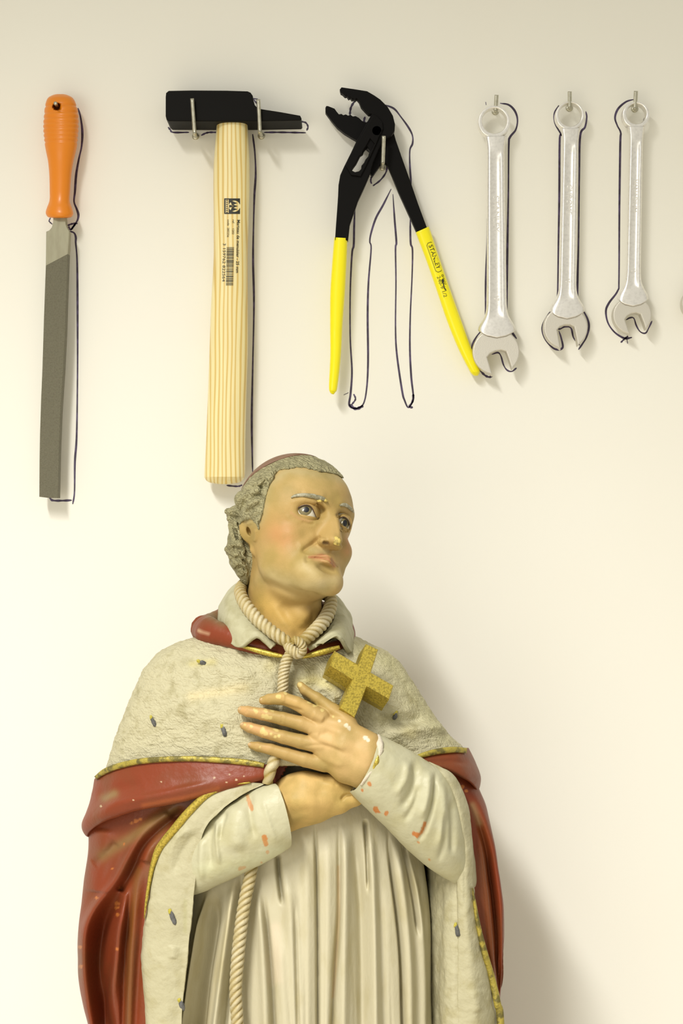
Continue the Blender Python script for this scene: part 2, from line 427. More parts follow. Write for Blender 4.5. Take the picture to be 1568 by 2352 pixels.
marker_group('purple-black marker line drawn for closed pliers', [
    [(885, 241), (905, 250), (920, 268), (938, 293), (947, 312), (947, 330), (941, 345), (941, 380), (944, 425)],
    [(942, 495), (942, 530), (943, 560), (947, 575), (946, 635), (942, 724), (941, 800), (944, 864), (948, 900), (949, 918), (938, 936), (929, 920), (923, 897), (911, 813), (908, 750), (909, 648), (908, 572), (910, 556), (906, 505), (902, 446)],
    ([(898, 434), (880, 470), (863, 501), (852, 535), (849, 555), (852, 572), (846, 648), (844, 724), (845, 826), (842, 890), (834, 928), (817, 938), (802, 931), (805, 903), (808, 852), (804, 775), (804, 673), (808, 584), (812, 563), (813, 520), (815, 470)], 4.4),
    ([(789, 907), (800, 902)], 3), ([(812, 905), (816, 917), (807, 930)], 4), ([(802, 929), (817, 939), (834, 932)], 7),
    ([(949, 905), (947, 922), (940, 934), (948, 936)], 5),
    ([(817, 228), (806, 246), (803, 264)], 5), ([(853, 405), (851, 415), (853, 422)], 4), ([(889, 378), (886, 396), (873, 414), (856, 427)], 4),
    ([(838, 268), (836, 278), (840, 285)], 5)])
marker_group('black marker line around the longest wrench', [
    ([(1148, 237), (1168, 241), (1182, 255), (1188, 275), (1184, 298), (1171, 315), (1168, 335), (1167, 450), (1165, 560), (1163, 700), (1163, 742), (1173, 760), (1186, 778)], 4.6),
    ([(1120, 480), (1118, 560), (1115, 650), (1114, 735), (1108, 755), (1095, 772), (1085, 790), (1083, 803)], 4),
    ([(1102, 850), (1112, 861), (1122, 866), (1131, 864)], 5), ([(1129, 814), (1143, 810), (1150, 818), (1156, 838), (1164, 850), (1175, 853), (1186, 845)], 3.6),
    ([(1115, 234), (1116, 241)], 3), ([(1104, 300), (1112, 315)], 3)])
marker_group('black marker line around the middle wrench', [
    ([(1283, 242), (1273, 262), (1275, 285), (1289, 311), (1285, 320), (1284, 450), (1282, 560), (1280, 680), (1276, 702), (1258, 725), (1245, 752), (1251, 778), (1268, 798), (1282, 803), (1292, 797), (1288, 775), (1283, 760)], 4.6),
    ([(1280, 748), (1284, 756), (1298, 750), (1311, 754), (1317, 776), (1331, 793)], 4),
    ([(1328, 803), (1337, 790), (1346, 775), (1352, 752), (1349, 733), (1338, 712), (1326, 694), (1326, 640), (1328, 560), (1330, 400), (1332, 312), (1343, 292), (1347, 270), (1345, 256)], 4.6)])
marker_group('black marker line around the shortest wrench', [
    ([(1456, 228), (1437, 234), (1419, 250), (1412, 270), (1417, 288), (1425, 305), (1424, 330), (1422, 480), (1421, 640), (1418, 668), (1398, 696), (1391, 715), (1396, 742), (1412, 764), (1434, 777), (1451, 775)], 4.6),
    ([(1425, 787), (1434, 778), (1442, 772)], 4), ([(1438, 773), (1441, 789)], 4),
    ([(1437, 735), (1446, 730), (1455, 731), (1461, 748), (1470, 762), (1482, 765), (1490, 752), (1497, 737)], 3.4),
    ([(1477, 240), (1483, 258), (1478, 282)], 5)])

# ------------------------------------------------------------------ hooks
def hook(pts, label, r=4.6, group='screw hooks'):
    t = thing('wall_hook', label, 'hook', pts[0])
    if len(pts) > 2:
        P3 = np.asarray(pts, float); out = [P3[0]]
        for i in range(1, len(P3) - 1):
            a, b, c = P3[i - 1], P3[i], P3[i + 1]
            for s_ in (.18, .06): out.append(b + (a - b) * s_)
            for s_ in (.06, .18): out.append(b + (c - b) * s_)
        out.append(P3[-1]); pts = out
    tube('shank', pts, r, M['zinc'], t, n=50, sides=12)
    b = np.asarray(pts[0], float)
    tube('collar', [b + (0, 0, -1), b + (0, 0, 3), b + (0, 0, 5)], [r * 1.9, r * 1.7, r], M['zinc'], t, n=6, sides=14)
    return t
hook([(449, 313, 0), (447, 309, 97), (441, 226, 99)], 'zinc hook across the left end of the hammer head')
hook([(600, 312, 0), (597, 305, 97), (593, 228, 99)], 'zinc hook beside the tapered end of the hammer head')
hook([(878, 384, 0), (879, 376, 74), (881, 312, 80)], 'zinc hook holding the black and yellow pliers')
hook([(1137, 256, 0), (1138, 255, 44), (1140, 218, 46)], 'zinc hook through the ring of the longest wrench')
hook([(1307, 248, 0), (1308, 247, 44), (1308, 210, 46)], 'zinc hook through the ring of the middle wrench')
hook([(1457, 250, 0), (1458, 249, 42), (1460, 209, 44)], 'zinc hook through the ring of the rightmost full wrench')
hook([(134, 248, 0), (127, 237, 96)], 'metal pin through the hole of the orange file handle', r=4.2)

# ------------------------------------------------------------------ file
f = thing('file', 'flat steel file with ribbed orange plastic handle, leftmost tool on the wall', 'file', (112, 1140, 20))
ys = [216, 218, 225, 240, 262, 290, 320, 345, 370, 400, 440, 456, 466, 476, 486, 493, 499, 501]
le = [131, 122, 110, 104, 101, 99, 101, 105, 110, 113, 114, 114, 112, 108, 105, 106, 111, 122]
ri = [145, 154, 167, 175, 180, 181, 179, 175, 169, 164, 161, 160, 161, 165, 168, 168, 163, 150]
prof = cr(np.c_[ys, le, ri], 260)
th = np.linspace(0, 2 * np.pi, 64, endpoint=False)
cxp = (prof[:, 1] + prof[:, 2]) / 2; rp = (prof[:, 2] - prof[:, 1]) / 2
G = np.zeros((260, 64, 3))
rib = np.ones(260)
sq = .82 + .1 * sstep(440, 470, prof[:, 0])
G[..., 0] = cxp[:, None] + rp[:, None] * np.cos(th)
G[..., 2] = 46 + rp[:, None] * sq[:, None] * np.sin(th)
G[..., 1] = prof[:, 0][:, None] + 0 * th
for yg in (240, 256, 268, 280, 290.5, 301.5, 312, 322):
    arc = yg + 5 * (1 - np.sin(th)) * (np.abs(np.cos(th)))
    dd = np.exp(-((G[..., 1] - arc[None]) / 2.6) ** 2) * 1.9
    G[..., 0] -= dd * np.cos(th); G[..., 2] -= dd * np.sin(th)
hd = np.hypot(G[..., 0] - 130.5, G[..., 1] - 245)
G[..., 2] -= np.where(G[..., 2] > 46, 1, 0) * 46 * (1 - sstep(6.5, 9.5, hd))
grid_obj('handle', G, M['orange'], f, closed=True, caps=True, label='glossy orange handle with ribs')
tang = [(122, 480), (148, 480), (150, 500), (151, 515), (155, 525), (159, 531), (157.5, 570), (156, 584), (105, 611), (106, 532), (113, 529), (119, 522), (122, 510)]
curve_prism('tang', [tang], 34, 57, M['tang'], f, 1.0, label='smooth grey steel shoulder')
blade = [(105, 610), (156, 583), (152.5, 680), (150, 760), (145.5, 850), (139, 950), (135.5, 1040), (133.5, 1144), (110, 1143.5), (90, 1141), (90.5, 1060), (91.5, 1000), (94, 920), (97, 850), (101, 720)]
curve_prism('blade', [blade], 33, 57.5, M['file'], f, 1.2)

# ------------------------------------------------------------------ hammer
h = thing('hammer', 'joiner hammer with black steel head and pale ash handle', 'hammer', (515, 1100, 40))
headp = [(380, 222), (381, 213), (387, 208), (440, 207), (520, 207.5), (568, 209), (575, 212), (580, 219), (581.5, 232), (585, 241), (591, 247), (600, 250), (645, 257), (689, 265), (692, 271), (692, 274), (689, 276.5), (600, 278), (500, 278.5), (387, 278), (382, 274), (380, 266)]
hp = curve_prism('head', [headp], 14, 89, M['blackpaint'], h, 2.6, label='black painted hammer head')
hy = [262, 283, 330, 380, 440, 480, 540, 600, 700, 800, 900, 1000, 1060, 1090, 1100, 1108, 1112]
hl = [502, 498, 494, 490.5, 490, 490.5, 490.5, 490, 484.5, 481, 477.5, 473.5, 470.5, 469, 471, 480, 500]
hr = [566, 568, 571, 573, 573, 571.5, 570, 568.5, 569, 569, 566, 563.5, 563, 562, 559, 550, 530]
hpf = cr(np.c_[hy, hl, hr], 300); th = np.linspace(0, 2 * np.pi, 56, endpoint=False)
rp = (hpf[:, 2] - hpf[:, 1]) / 2; cxp = (hpf[:, 2] + hpf[:, 1]) / 2
HD = 31.0
def hsurf_c(x, y):
    r = np.interp(y, hpf[:, 0], rp); c = np.interp(y, hpf[:, 0], cxp)
    u = np.clip((x - c) / r, -.97, .97)
    return 48 + HD * np.interp(y, [262, 1095, 1112], [1, 1, .6]) * (1 - np.abs(u) ** 2.6) ** (1 / 2.6)
ex = 2 / 2.6
G = np.zeros((300, 56, 3))
G[..., 0] = cxp[:, None] + rp[:, None] * (np.sign(np.cos(th)) * np.abs(np.cos(th)) ** ex)
G[..., 2] = 48 + (HD * np.interp(hpf[:, 0], [262, 1095, 1112], [1, 1, .6]))[:, None] * (np.sign(np.sin(th)) * np.abs(np.sin(th)) ** ex)
G[..., 1] = hpf[:, 0][:, None]
grid_obj('handle', G, M['wood'], h, closed=True, caps=True, label='pale wooden handle with black print')
# printed mark and lettering on the handle
def flatpoly(polys, surf, lift):
    V = []; F = []
    for q in polys:
        q = np.asarray(q, float); F.append(list(range(len(V), len(V) + len(q))))
        V += [(x, y, float(surf(np.array([x]), np.array([y]))[0]) + lift) for x, y in q]
    return V, F
def print_obj(name, polys, surf, m, parent, lift=.6, label=None):
    V, F = flatpoly(polys, surf, lift)
    return mesh_obj(name, V, F, m, parent, smooth=False, label=label, recalc=False)
def rect(x0, y0, x1, y1): return [(x0, y0), (x1, y0), (x1, y1), (x0, y1)]
lg = []
# square logo: black block with the letter M (turned a quarter) and a lettered strip
for yy in np.linspace(455.5, 491, 13)[:-1]: lg.append(rect(514.6, yy, 517.8, yy + 3.1))
lg += [rect(517.5, 455.5, 525, 458), rect(517.5, 489, 525, 491.5)]
for yy in np.linspace(459, 486.5, 7): lg.append(rect(519.2, yy, 522.8, yy + 2.1))
sq_ = [(525, 455.5), (551, 456), (550.5, 466)]
cM = np.array([538.0, 473.5]); a_ = np.linspace(0, 2 * np.pi, 41)
for i in range(40):   # block around a ring
    aa, bb = a_[i], a_[i + 1]
    def ring_pt(t, r): return (cM[0] + r * math.cos(t), cM[1] + r * math.sin(t))
    def box_pt(t):
        c, s = math.cos(t), math.sin(t); k = min(13 / max(abs(c), 1e-6), 17.8 / max(abs(s), 1e-6)); return (cM[0] + k * c, cM[1] + k * s)
    if math.hypot(*(np.array(box_pt(aa)) - cM)) > 13.2 and not abs(((aa + bb) / 2 + math.pi) % (2 * math.pi) - math.pi) < .35:
        lg.append([ring_pt(aa, 13.0), box_pt(aa), box_pt(bb), ring_pt(bb, 13.0)])
lg += [[(528, 463), (533, 462), (545, 466.5), (534, 470.5)], [(530, 468), (546, 473.5), (530, 479), (536, 473.5)],
       [(528, 484), (533, 485), (545, 480.5), (534, 476.5)], [(526, 470.5), (534, 472), (534, 475), (526, 476.5)]]
print_obj('printed_mark', lg, hsurf_c, M['print'], h, .7, 'square black maker mark with a turned M')
va = math.pi / 2 + .022
text_obj('print_line', 'Marteau de menuisier - 25 mm', (547.3, 504.5), va, 9.6, hsurf_c, M['print'], h, .7, sx=1.02, bold=.12)
text_obj('print_line', 'ref.     1202', (535.5, 504), va, 6.6, hsurf_c, M['print'], h, .7, sx=1.1)
text_obj('print_line', 'code  282256', (524, 504), va, 6.6, hsurf_c, M['print'], h, .7, sx=1.12)
text_obj('print_line', '3 159762 822564', (514.8, 558), va, 9.2, hsurf_c, M['print'], h, .7, sx=1.37)
bars = []; rng = np.random.RandomState(4); y = 568.0
while y < 656:
    t_ = rng.choice([.8, .9, 1.3, 2.0]); sh = -(y - 568) * .022
    bars.append(rect(520.5 + sh, y, 537 + sh, y + t_)); y += t_ + rng.choice([.9, 1.2, 1.8])
print_obj('barcode', bars, hsurf_c, M['print'], h, .7)

# ------------------------------------------------------------------ pliers
p = thing('pliers', 'open slip-joint pliers with black jaws and yellow grips', 'pliers', (860, 900, 30))
Ap = [(780, 205), (784, 200), (812, 204), (843, 209), (860, 219), (873, 228), (890, 245), (902, 265), (907, 285), (906, 300), (898, 312), (888, 318), (878, 322), (870, 342), (856, 375), (848, 402), (836, 430), (822, 460), (810, 495), (803, 515), (799, 552), (769, 552), (771, 520), (774, 480), (776, 450), (777, 425), (781, 402), (790, 382), (806, 350), (820, 320), (840, 285), (853, 262), (846, 262), (838, 254), (829, 244), (824, 232), (819, 226), (815, 230), (811, 226), (808, 228), (804, 223), (800, 225), (796, 219), (792, 220), (786, 214), (782, 212)]
slot = [(843, 336), (836, 344), (833, 352), (827, 356), (822, 366), (818, 374), (812, 382), (808, 388), (807, 393), (815, 395), (824, 393), (829, 388), (830, 380), (836, 373), (839, 366), (845, 360), (847, 352), (850, 347)]
curve_prism('upper_jaw_arm', [Ap, slot], 42, 64, M['blackgrip'], p, 2.0, label='black upper jaw and slotted left arm')
plate = [(857, 262), (846, 282), (832, 306), (815, 335), (800, 362), (793, 380), (806, 402), (828, 405), (839, 384), (852, 356), (864, 330), (873, 308), (880, 296), (878, 280), (868, 268)]
slot2 = [(850, 318), (840, 336), (834, 345), (831, 354), (825, 358), (820, 368), (816, 376), (810, 384), (807, 391), (815, 395), (824, 393), (829, 388), (832, 378), (838, 371), (841, 364), (847, 357), (852, 346), (860, 330)]
curve_prism('slot_plate', [plate, slot2], 62, 69, M['blackgrip'], p, 1.6)
Bp = [(747, 247), (749, 243), (753, 243), (768, 249), (773, 256), (778, 262), (784, 261), (788, 264), (794, 262), (799, 265), (805, 263), (810, 267), (816, 266), (824, 270), (831, 277), (840, 281), (860, 268), (890, 275), (903, 300), (909, 322), (925, 368), (943, 418), (960, 468), (980, 522), (957, 533), (940, 495), (915, 440), (893, 386), (884, 372), (876, 374), (862, 394), (855, 404), (848, 395), (850, 348), (838, 338), (820, 323), (803, 313), (790, 305), (774, 292), (760, 275), (747, 257)]
curve_prism('lower_jaw_arm', [Bp], 22, 43, M['blackgrip'], p, 2.0, label='black lower jaw and right arm')
piv = np.array([865., 300.]); a_ = np.linspace(0, 2 * np.pi, 28, endpoint=False)
curve_prism('pivot_bolt', [np.c_[piv[0] + 12 * np.cos(a_), piv[1] + 12 * np.sin(a_)]], 40, 69, M['blackgrip'], p, 1.5)
def grip(Lp, Rp, wa, wb, dep):
    A = cr(np.array(Lp, float), 160); Bq = cr(np.array(Rp, float), 160)
    s = np.linspace(0, 1, 160)
    c = (A + Bq) / 2; hx = (Bq - A) / 2; rw = np.hypot(hx[:, 0], hx[:, 1])
    th = np.linspace(0, 2 * np.pi, 32, endpoint=False)
    G = np.zeros((160, 32, 3)); e_ = .8
    G[..., :2] = c[:, None] + hx[:, None] * (np.sign(np.cos(th)) * np.abs(np.cos(th)) ** e_)[None, :, None]
    G[..., 2] = (wa + (wb - wa) * s)[:, None] + (np.minimum(rw, dep))[:, None] * np.sin(th)[None]
    return G
G = grip([(767, 545), (762, 609), (758, 673), (757.5, 750), (758, 813), (755, 885), (757, 900), (761, 905)], [(798, 547), (795.5, 609), (792, 673), (787, 740), (782, 826), (774.5, 890), (770, 901), (766, 906)], 53, 50, 15)
grid_obj('grip_sleeve', G, M['yellow'], p, closed=True, caps=True, label='plain yellow vinyl grip')
G = grip([(954, 534), (978, 597), (1001, 663), (1026, 737), (1052, 801), (1076, 848), (1082, 858), (1088, 863)], [(985, 520), (1008, 590), (1032, 660), (1057, 730), (1081, 797), (1100, 846), (1101, 856), (1097, 863)], 33, 26, 15)
GR = G
grid_obj('grip_sleeve', G, M['yellow'], p, closed=True, caps=True, label='yellow vinyl grip with printed name')
def near_surf(Gr):
    Q = Gr.reshape(-1, 3); Q = Q[Q[:, 2] > 24]
    def fn(x, y):
        x = np.atleast_1d(x); y = np.atleast_1d(y); out = np.zeros(len(x))
        for i, (a, b) in enumerate(zip(x, y)):
            d = (Q[:, 0] - a) ** 2 + (Q[:, 1] - b) ** 2
            k = np.argpartition(d, 6)[:6]; wgt = 1 / (d[k] + .5); out[i] = (Q[k, 2] * wgt).sum() / wgt.sum()
        return out
    return fn
ns = near_surf(GR)
ang = math.atan2(60, 21)
cosA, sinA = math.cos(ang), math.sin(ang)
def loc(o, u, v): return (o[0] + u * cosA + v * sinA, o[1] + u * sinA - v * cosA)
o_ = (985.5, 556.5)
outl = [(0, 4), (5, 8.5), (67, 8.5), (72, 4), (72, -4), (67, -8.5), (5, -8.5), (0, -4)]
oi = [(1.4, 3.6), (5.6, 7.3), (66.4, 7.3), (70.6, 3.6), (70.6, -3.6), (66.4, -7.3), (5.6, -7.3), (1.4, -3.6)]
fr = [[loc(o_, *outl[i]), loc(o_, *outl[(i + 1) % 8]), loc(o_, *oi[(i + 1) % 8]), loc(o_, *oi[i])] for i in range(8)]
fr2 = []
for q in fr:
    q = np.array(q); ns_ = 8
    for k in range(ns_):
        a, b = k / ns_, (k + 1) / ns_
        fr2.append([q[0] + (q[1] - q[0]) * a, q[0] + (q[1] - q[0]) * b, q[3] + (q[2] - q[3]) * b, q[3] + (q[2] - q[3]) * a])
print_obj('printed_frame', fr2, ns, M['printy'], p, .9)
text_obj('printed_name', 'STANLEY', loc(o_, 6.5, .3), ang, 14.5, ns, M['print'], p, .9, sx=.98, bold=.1)
text_obj('printed_code', '84-017', loc(o_, 79, 4.6), ang, 12, ns, M['printy'], p, .9, sx=1.15)
text_obj('printed_code', '240-9 1/2', loc(o_, 80, -6.6), ang, 12, ns, M['printy'], p, .9, sx=1.1)
fl = [loc(o_, 88, 2), loc(o_, 92, -2.5), loc(o_, 98, -2), loc(o_, 112, -3), loc(o_, 118, -1), loc(o_, 117, 1), loc(o_, 110, -.8), loc(o_, 98, .6), loc(o_, 95, 3)]
print_obj('printed_mark', [fl], ns, M['print'], p, 1.1)

# ------------------------------------------------------------------ wrenches
def wrench(label, ring, ro, ri_, shaft_t, shaft_b, wt, wb, jc, jr, opn, word, w=38):
    t = thing('combination_wrench', label, 'wrench', (jc[0], jc[1] + jr, 20), 'wrenches on the wall')
    a = np.linspace(0, 2 * np.pi, 72, endpoint=False)
    A = np.c_[ring[0] + ro * np.cos(a), ring[1] + ro * np.sin(a)]
    a2 = np.linspace(0, 2 * np.pi, 48, endpoint=False)
    rr = ri_ * (1 + .0 * np.cos(12 * a2))
    H = np.c_[ring[0] + .5 + rr * np.cos(a2), ring[1] - 2 + rr * np.sin(a2) * 1.02]
    curve_prism('ring_end', [A, H], w - 12, w + 12, M['chrome'], t, 3.2, res=4)
    # open jaw: disc cut by the opening
    d = np.array(opn[0], float); d /= np.linalg.norm(d); nn = np.array([d[1], -d[0]])   # nn points right
    hw = opn[1] / 2; off = opn[2]
    J = np.array(jc, float)
    a0 = math.atan2(d[1], d[0]); half = math.asin(min(.99, hw / jr))
    aa = np.linspace(a0 + half + .10, a0 + 2 * np.pi - half - .10, 60)
    arc = np.c_[J[0] + jr * np.cos(aa), J[1] + jr * .97 * np.sin(aa)]
    mouth = [J + d * (jr * .93) + nn * hw, J + d * (jr * .5) + nn * hw, J + d * off + nn * hw * .95, J + d * (off - 6) + nn * hw * .55, J + d * (off - 8), J + d * (off - 6) - nn * hw * .6, J + d * off - nn * hw, J + d * (jr * .5) - nn * hw, J + d * (jr * .95) - nn * hw]
    # arc runs from the left tip over the top to the right tip
    pl = np.concatenate([arc, np.array(mouth)])
    curve_prism('open_jaw', [pl], w - 12, w + 12, M['chromeflat'], t, 3.0, res=3)
    # shaft with rounded edges and a sunk panel
    st, sb = np.array(shaft_t, float), np.array(shaft_b, float)
    n = 120; s = np.linspace(0, 1, n)
    L = np.linalg.norm(sb - st)
    u = np.array([-1, -.97, -.86, -.70, -.56, -.50, 0, .50, .56, .70, .86, .97, 1, .9, -.9])
    hh = np.array([0, .45, .86, 1, .98, .80, .80, .80, .98, 1, .86, .45, 0, -.9, -.9])
    G = np.zeros((n, len(u), 3))
    wd = wt + (wb - wt) * s
    fl_t = np.exp(-(s * L / 20.0) ** 2) * (wt * .22); fl_b = np.exp(-((1 - s) * L / 34.0) ** 2) * (jr * .80 - wb)
    wd = wd + fl_t + fl_b
    c = st + (sb - st) * s[:, None]
    G[..., 0] = c[:, 0][:, None] + wd[:, None] * u; G[..., 1] = c[:, 1][:, None]
    pan = sstep(.06, .14, s) * (1 - sstep(.86, .93, s))
    h2 = np.where(np.abs(u) <= .5, 1 - (1 - hh)[None] * pan[:, None], hh[None])
    edge = 1 + 0 * s
    G[..., 2] = w + 13.5 * h2
    G[..., 1] += (u[None] ** 2 * -1 + .5) * (fl_b[:, None]) * .9    # rounded shoulder over the jaw
    grid_obj('shaft', G, M['chrome'], t, closed=True, caps=True)
    surf = lambda x, y: np.full(np.shape(x), w + 13.5 * .80)
    an = math.atan2(*(sb - st)[::-1])
    o = st + (sb - st) * .30
    if word: text_obj('stamped_lettering', word[0], (o[0], o[1]), an, wt * .85, surf, M['chrome'], t, 0, thick=1.8, sx=word[2])
    o = st + (sb - st) * .80
    if word: text_obj('stamped_size', word[1], (o[0], o[1]), an, wt * .7, surf, M['chrome'], t, 0, thick=1.8)
    return t
wrench('longest chrome combination wrench, touching the yellow plier grip', (1135, 279), 37.5, 28, (1138, 312), (1140.5, 768), 20, 23.5, (1139, 808), 54, ((12, 40), 46, 6), ('STANLEY', '17', 1.2))
wrench('middle chrome combination wrench, second of the three full ones', (1309, 265), 33.5, 26, (1310, 294), (1302, 724), 18, 20, (1299, 752), 50.5, ((7, 40), 40, 2), ('CHROME', '15', 1.1), w=36)
wrench('shortest chrome combination wrench, rightmost of the three full ones', (1461, 263), 31.5, 22.5, (1461, 290), (1453, 696), 15.5, 17, (1452, 724), 44.5, ((12, 36), 38, 4), ('VANADIUM', '13', 1.1), w=34)
wrench('wrench cut off by the right edge of the picture, only its jaw rim showing', (1618, 262), 29, 21, (1618, 288), (1610, 660), 14, 15.5, (1607, 697), 41, ((12, 36), 34, 3), None, w=32)

# ------------------------------------------------------------------ statue
ST = thing('statue', 'painted plaster statue of a robed clergyman, hand on chest, gazing up', 'statue', (668, 3300, W0))

def rgbmix(c, V, items):
    """paint of its own shape: items = (points, width, colour, strength)"""
    C = np.tile(np.array(c, float), (len(V), 1))
    nz_ = noise(V, 7, 2) if any(len(it) > 4 for it in items) else None
    for pts, wid, c2, st_, *chip in items:
        pts = np.asarray(pts, float)
        if len(pts) == 1: d = np.hypot(V[:, 0] - pts[0, 0], V[:, 1] - pts[0, 1])
        else:
            lo, hi = pts.min(0) - wid * 3, pts.max(0) + wid * 3
            m = (V[:, 0] > lo[0]) & (V[:, 0] < hi[0]) & (V[:, 1] > lo[1]) & (V[:, 1] < hi[1])
            d = np.full(len(V), 1e3)
            if m.any(): d[m] = polydist(V[m][:, :2], pts)[0]
        f = np.exp(-(d / wid) ** 2)
        f = (st_ * (sstep(.30, .60, f + .45 * nz_ * (f > .05)) if chip else f))[:, None]
        C = C * (1 - f) + np.array(c2) * f
    return C

def depth_fn(*Gs):
    Q = np.concatenate([g.reshape(-1, 3) for g in Gs])
    def fn(x, y, r=5):
        m = (np.abs(Q[:, 0] - x) < r) & (np.abs(Q[:, 1] - y) < r)
        return Q[m, 2].max() if m.any() else (fn(x, y, r * 2) if r < 80 else W0)
    return fn

def ring_rows(rows, nphi, pw=1.0):
    """rows: (L, R, ySideL, ySideR, yFront, yBack, dFront, dBack) -> closed control rings"""
    th = np.linspace(0, 2 * np.pi, nphi, endpoint=False)   # 0 = right, pi/2 = front
    out = []
    for (L, R, yl, yr, yf, yb, df, db) in rows:
        c, s = np.cos(th), np.sin(th)
        x = (L + R) / 2 + (R - L) / 2 * c
        ys_ = (yl + yr) / 2 + (yr - yl) / 2 * c
        e = np.abs(s) ** pw
        y = np.where(s > 0, ys_ + (yf - ys_) * s ** 2, ys_ + (yb - ys_) * s ** 2)
        d = np.where(s > 0, df * e, db * e)
        out.append(np.stack([x, y, B(d)], -1))
    return np.array(out)

def outward(G, closed=True):
    N = gnormals(G, closed)
    c = G.mean(1, keepdims=True)
    sg = np.sign(((G - c) * N).sum(-1, keepdims=True).mean())
    return N * (sg if sg != 0 else 1)

def frontward(G):
    N = gnormals(G); return N * np.where(N[..., 2:].mean() < 0, -1, 1)

# ---- white robe with pleats
RC = (.51, .47, .325)
rows = [(470, 900, 1760, 1740, 1760, 1760, 60, -60), (455, 930, 1850, 1830, 1850, 1850, 105, -90), (445, 965, 1950, 1950, 1950, 1950, 125, -110),
        (430, 985, 2080, 2080, 2080, 2080, 138, -120), (415, 990, 2200, 2200, 2200, 2200, 146, -130), (405, 992, 2352, 2352, 2352, 2352, 152, -140),
        (395, 1010, 2700, 2700, 2700, 2700, 165, -150), (380, 1040, 3270, 3270, 3270, 3270, 190, -170)]
G = cr(ring_rows(rows, 720), 400)
# wide pleats as real waves down the cloth, fading out under the arms
N = outward(G); V = G.reshape(-1, 3); N = N.reshape(-1, 3)
for pts, w_, a_, k_ in [
    ([(636, 1960), (640, 2010), (650, 2085)], 5, -15, 'g'), ([(655, 1975), (662, 2050), (672, 2160), (683, 2352)], 17, 11, 'g'),
    ([(723, 1880), (727, 2000), (729, 2150), (730, 2352)], 3.6, -12, 'g'), ([(704, 1920), (706, 2100), (706, 2352)], 14, 8, 'g'),
    ([(752, 1900), (753, 2100), (748, 2352)], 15, 9, 'g'),
    ([(778, 1880), (779, 2000), (777, 2120), (769, 2230), (763, 2352)], 5, -9, 'g'), ([(790, 1890), (792, 2010), (790, 2150), (788, 2352)], 13, 15, 'g'),
    ([(811, 1880), (822, 2000), (830, 2120), (833, 2352)], 13, -17, 'g'), ([(848, 1890), (853, 1990), (860, 2120), (862, 2352)], 11, 13, 'g'),
    ([(838, 1880), (843, 1960), (847, 2060)], 4, -10, 'g'), ([(866, 2000), (874, 2120), (882, 2352)], 10, -8, 'g'),
    ([(890, 1900), (898, 1990), (912, 2100), (921, 2200), (926, 2352)], 4, -13, 'g'), ([(903, 1910), (917, 2010), (930, 2110), (938, 2220), (940, 2352)], 11, 14, 'g'),
    ([(925, 1930), (940, 2010), (952, 2080), (962, 2160)], 4, -9, 'g'), ([(935, 1950), (955, 2060), (968, 2180), (972, 2352)], 8, 9, 'g'),
    ([(602, 2040), (612, 2130), (622, 2240), (628, 2352)], 5.5, -13, 'g'), ([(590, 2020), (600, 2120), (606, 2240), (610, 2352)], 11, 10, 'g'),
    ([(676, 2060), (680, 2200), (684, 2352)], 4, -7, 'g'), ([(640, 2120), (648, 2250), (655, 2352)], 15, 9, 'g'),
    ([(541, 2000), (527, 2120), (512, 2230), (496, 2352)], 9, 17, 'g'), ([(556, 1990), (543, 2110), (526, 2240), (514, 2352)], 6, -14, 'g'),
    ([(500, 2030), (484, 2140), (467, 2240), (454, 2352)], 15, -46, 'g'), ([(480, 2040), (462, 2120), (444, 2230), (428, 2352)], 6, 20, 'g'),
    ([(575, 1990), (552, 2110), (545, 2220), (543, 2352)], 17, -10, 'g')]:
    stroke(V, N, pts, w_, a_ * (1.75 if (a_ < 0 and w_ < 7) else 1.25), k_, fade=(.08, .22), dirw=.4)
for k, pts in enumerate([[(700, 2060), (702, 2352)], [(745, 2030), (742, 2352)], [(808, 2100), (815, 2352)], [(893, 2140), (900, 2352)], [(655, 2200), (668, 2352)], [(575, 2100), (572, 2352)]]):
    stroke(V, N, pts, 3.5, -3, 'g', fade=(.3, 0))
Nn = noise(V * [1, .3, 1], 40, 2)[:, None]
V += N * Nn * 1.6
C = rgbmix(RC, V, [([(776, 1990), (778, 2100), (770, 2230), (764, 2290)], 3, (.52, .33, .14), .5), ([(632, 2130), (636, 2250)], 12, (.70, .56, .42), .35),
                   ([(540, 2030), (500, 2220), (475, 2352)], 9, (.60, .53, .33), .6)])
ROBE = V.reshape(G.shape)
grid_obj('robe', ROBE, M['cream'], ST, closed=True, caps=True, colors=C, label='cream pleated robe')
dR = depth_fn(ROBE)

# ---- red mantle
RD = (.20, .038, .012)
rows = [(300, 1020, 1700, 1690, 1690, 1690, 95, -150), (262, 1052, 1735, 1720, 1735, 1730, 120, -165), (240, 1080, 1770, 1760, 1770, 1770, 132, -170), (222, 1100, 1820, 1810, 1820, 1820, 140, -175),
        (206, 1121, 1880, 1870, 1880, 1880, 148, -180), (202, 1137, 1950, 1950, 1950, 1950, 152, -185), (190, 1152, 2050, 2050, 2050, 2050, 156, -188),
        (181, 1157, 2130, 2130, 2130, 2130, 158, -190), (178, 1155, 2200, 2200, 2200, 2200, 160, -190), (183, 1150, 2270, 2270, 2270, 2270, 162, -192),
        (202, 1148, 2352, 2352, 2352, 2352, 165, -195), (235, 1150, 2500, 2500, 2500, 2500, 170, -195), (250, 1160, 2800, 2800, 2800, 2800, 180, -200), (240, 1180, 3290, 3290, 3290, 3290, 200, -205)]
G = cr(ring_rows(rows, 520), 420); N = outward(G); V = G.reshape(-1, 3); N = N.reshape(-1, 3)
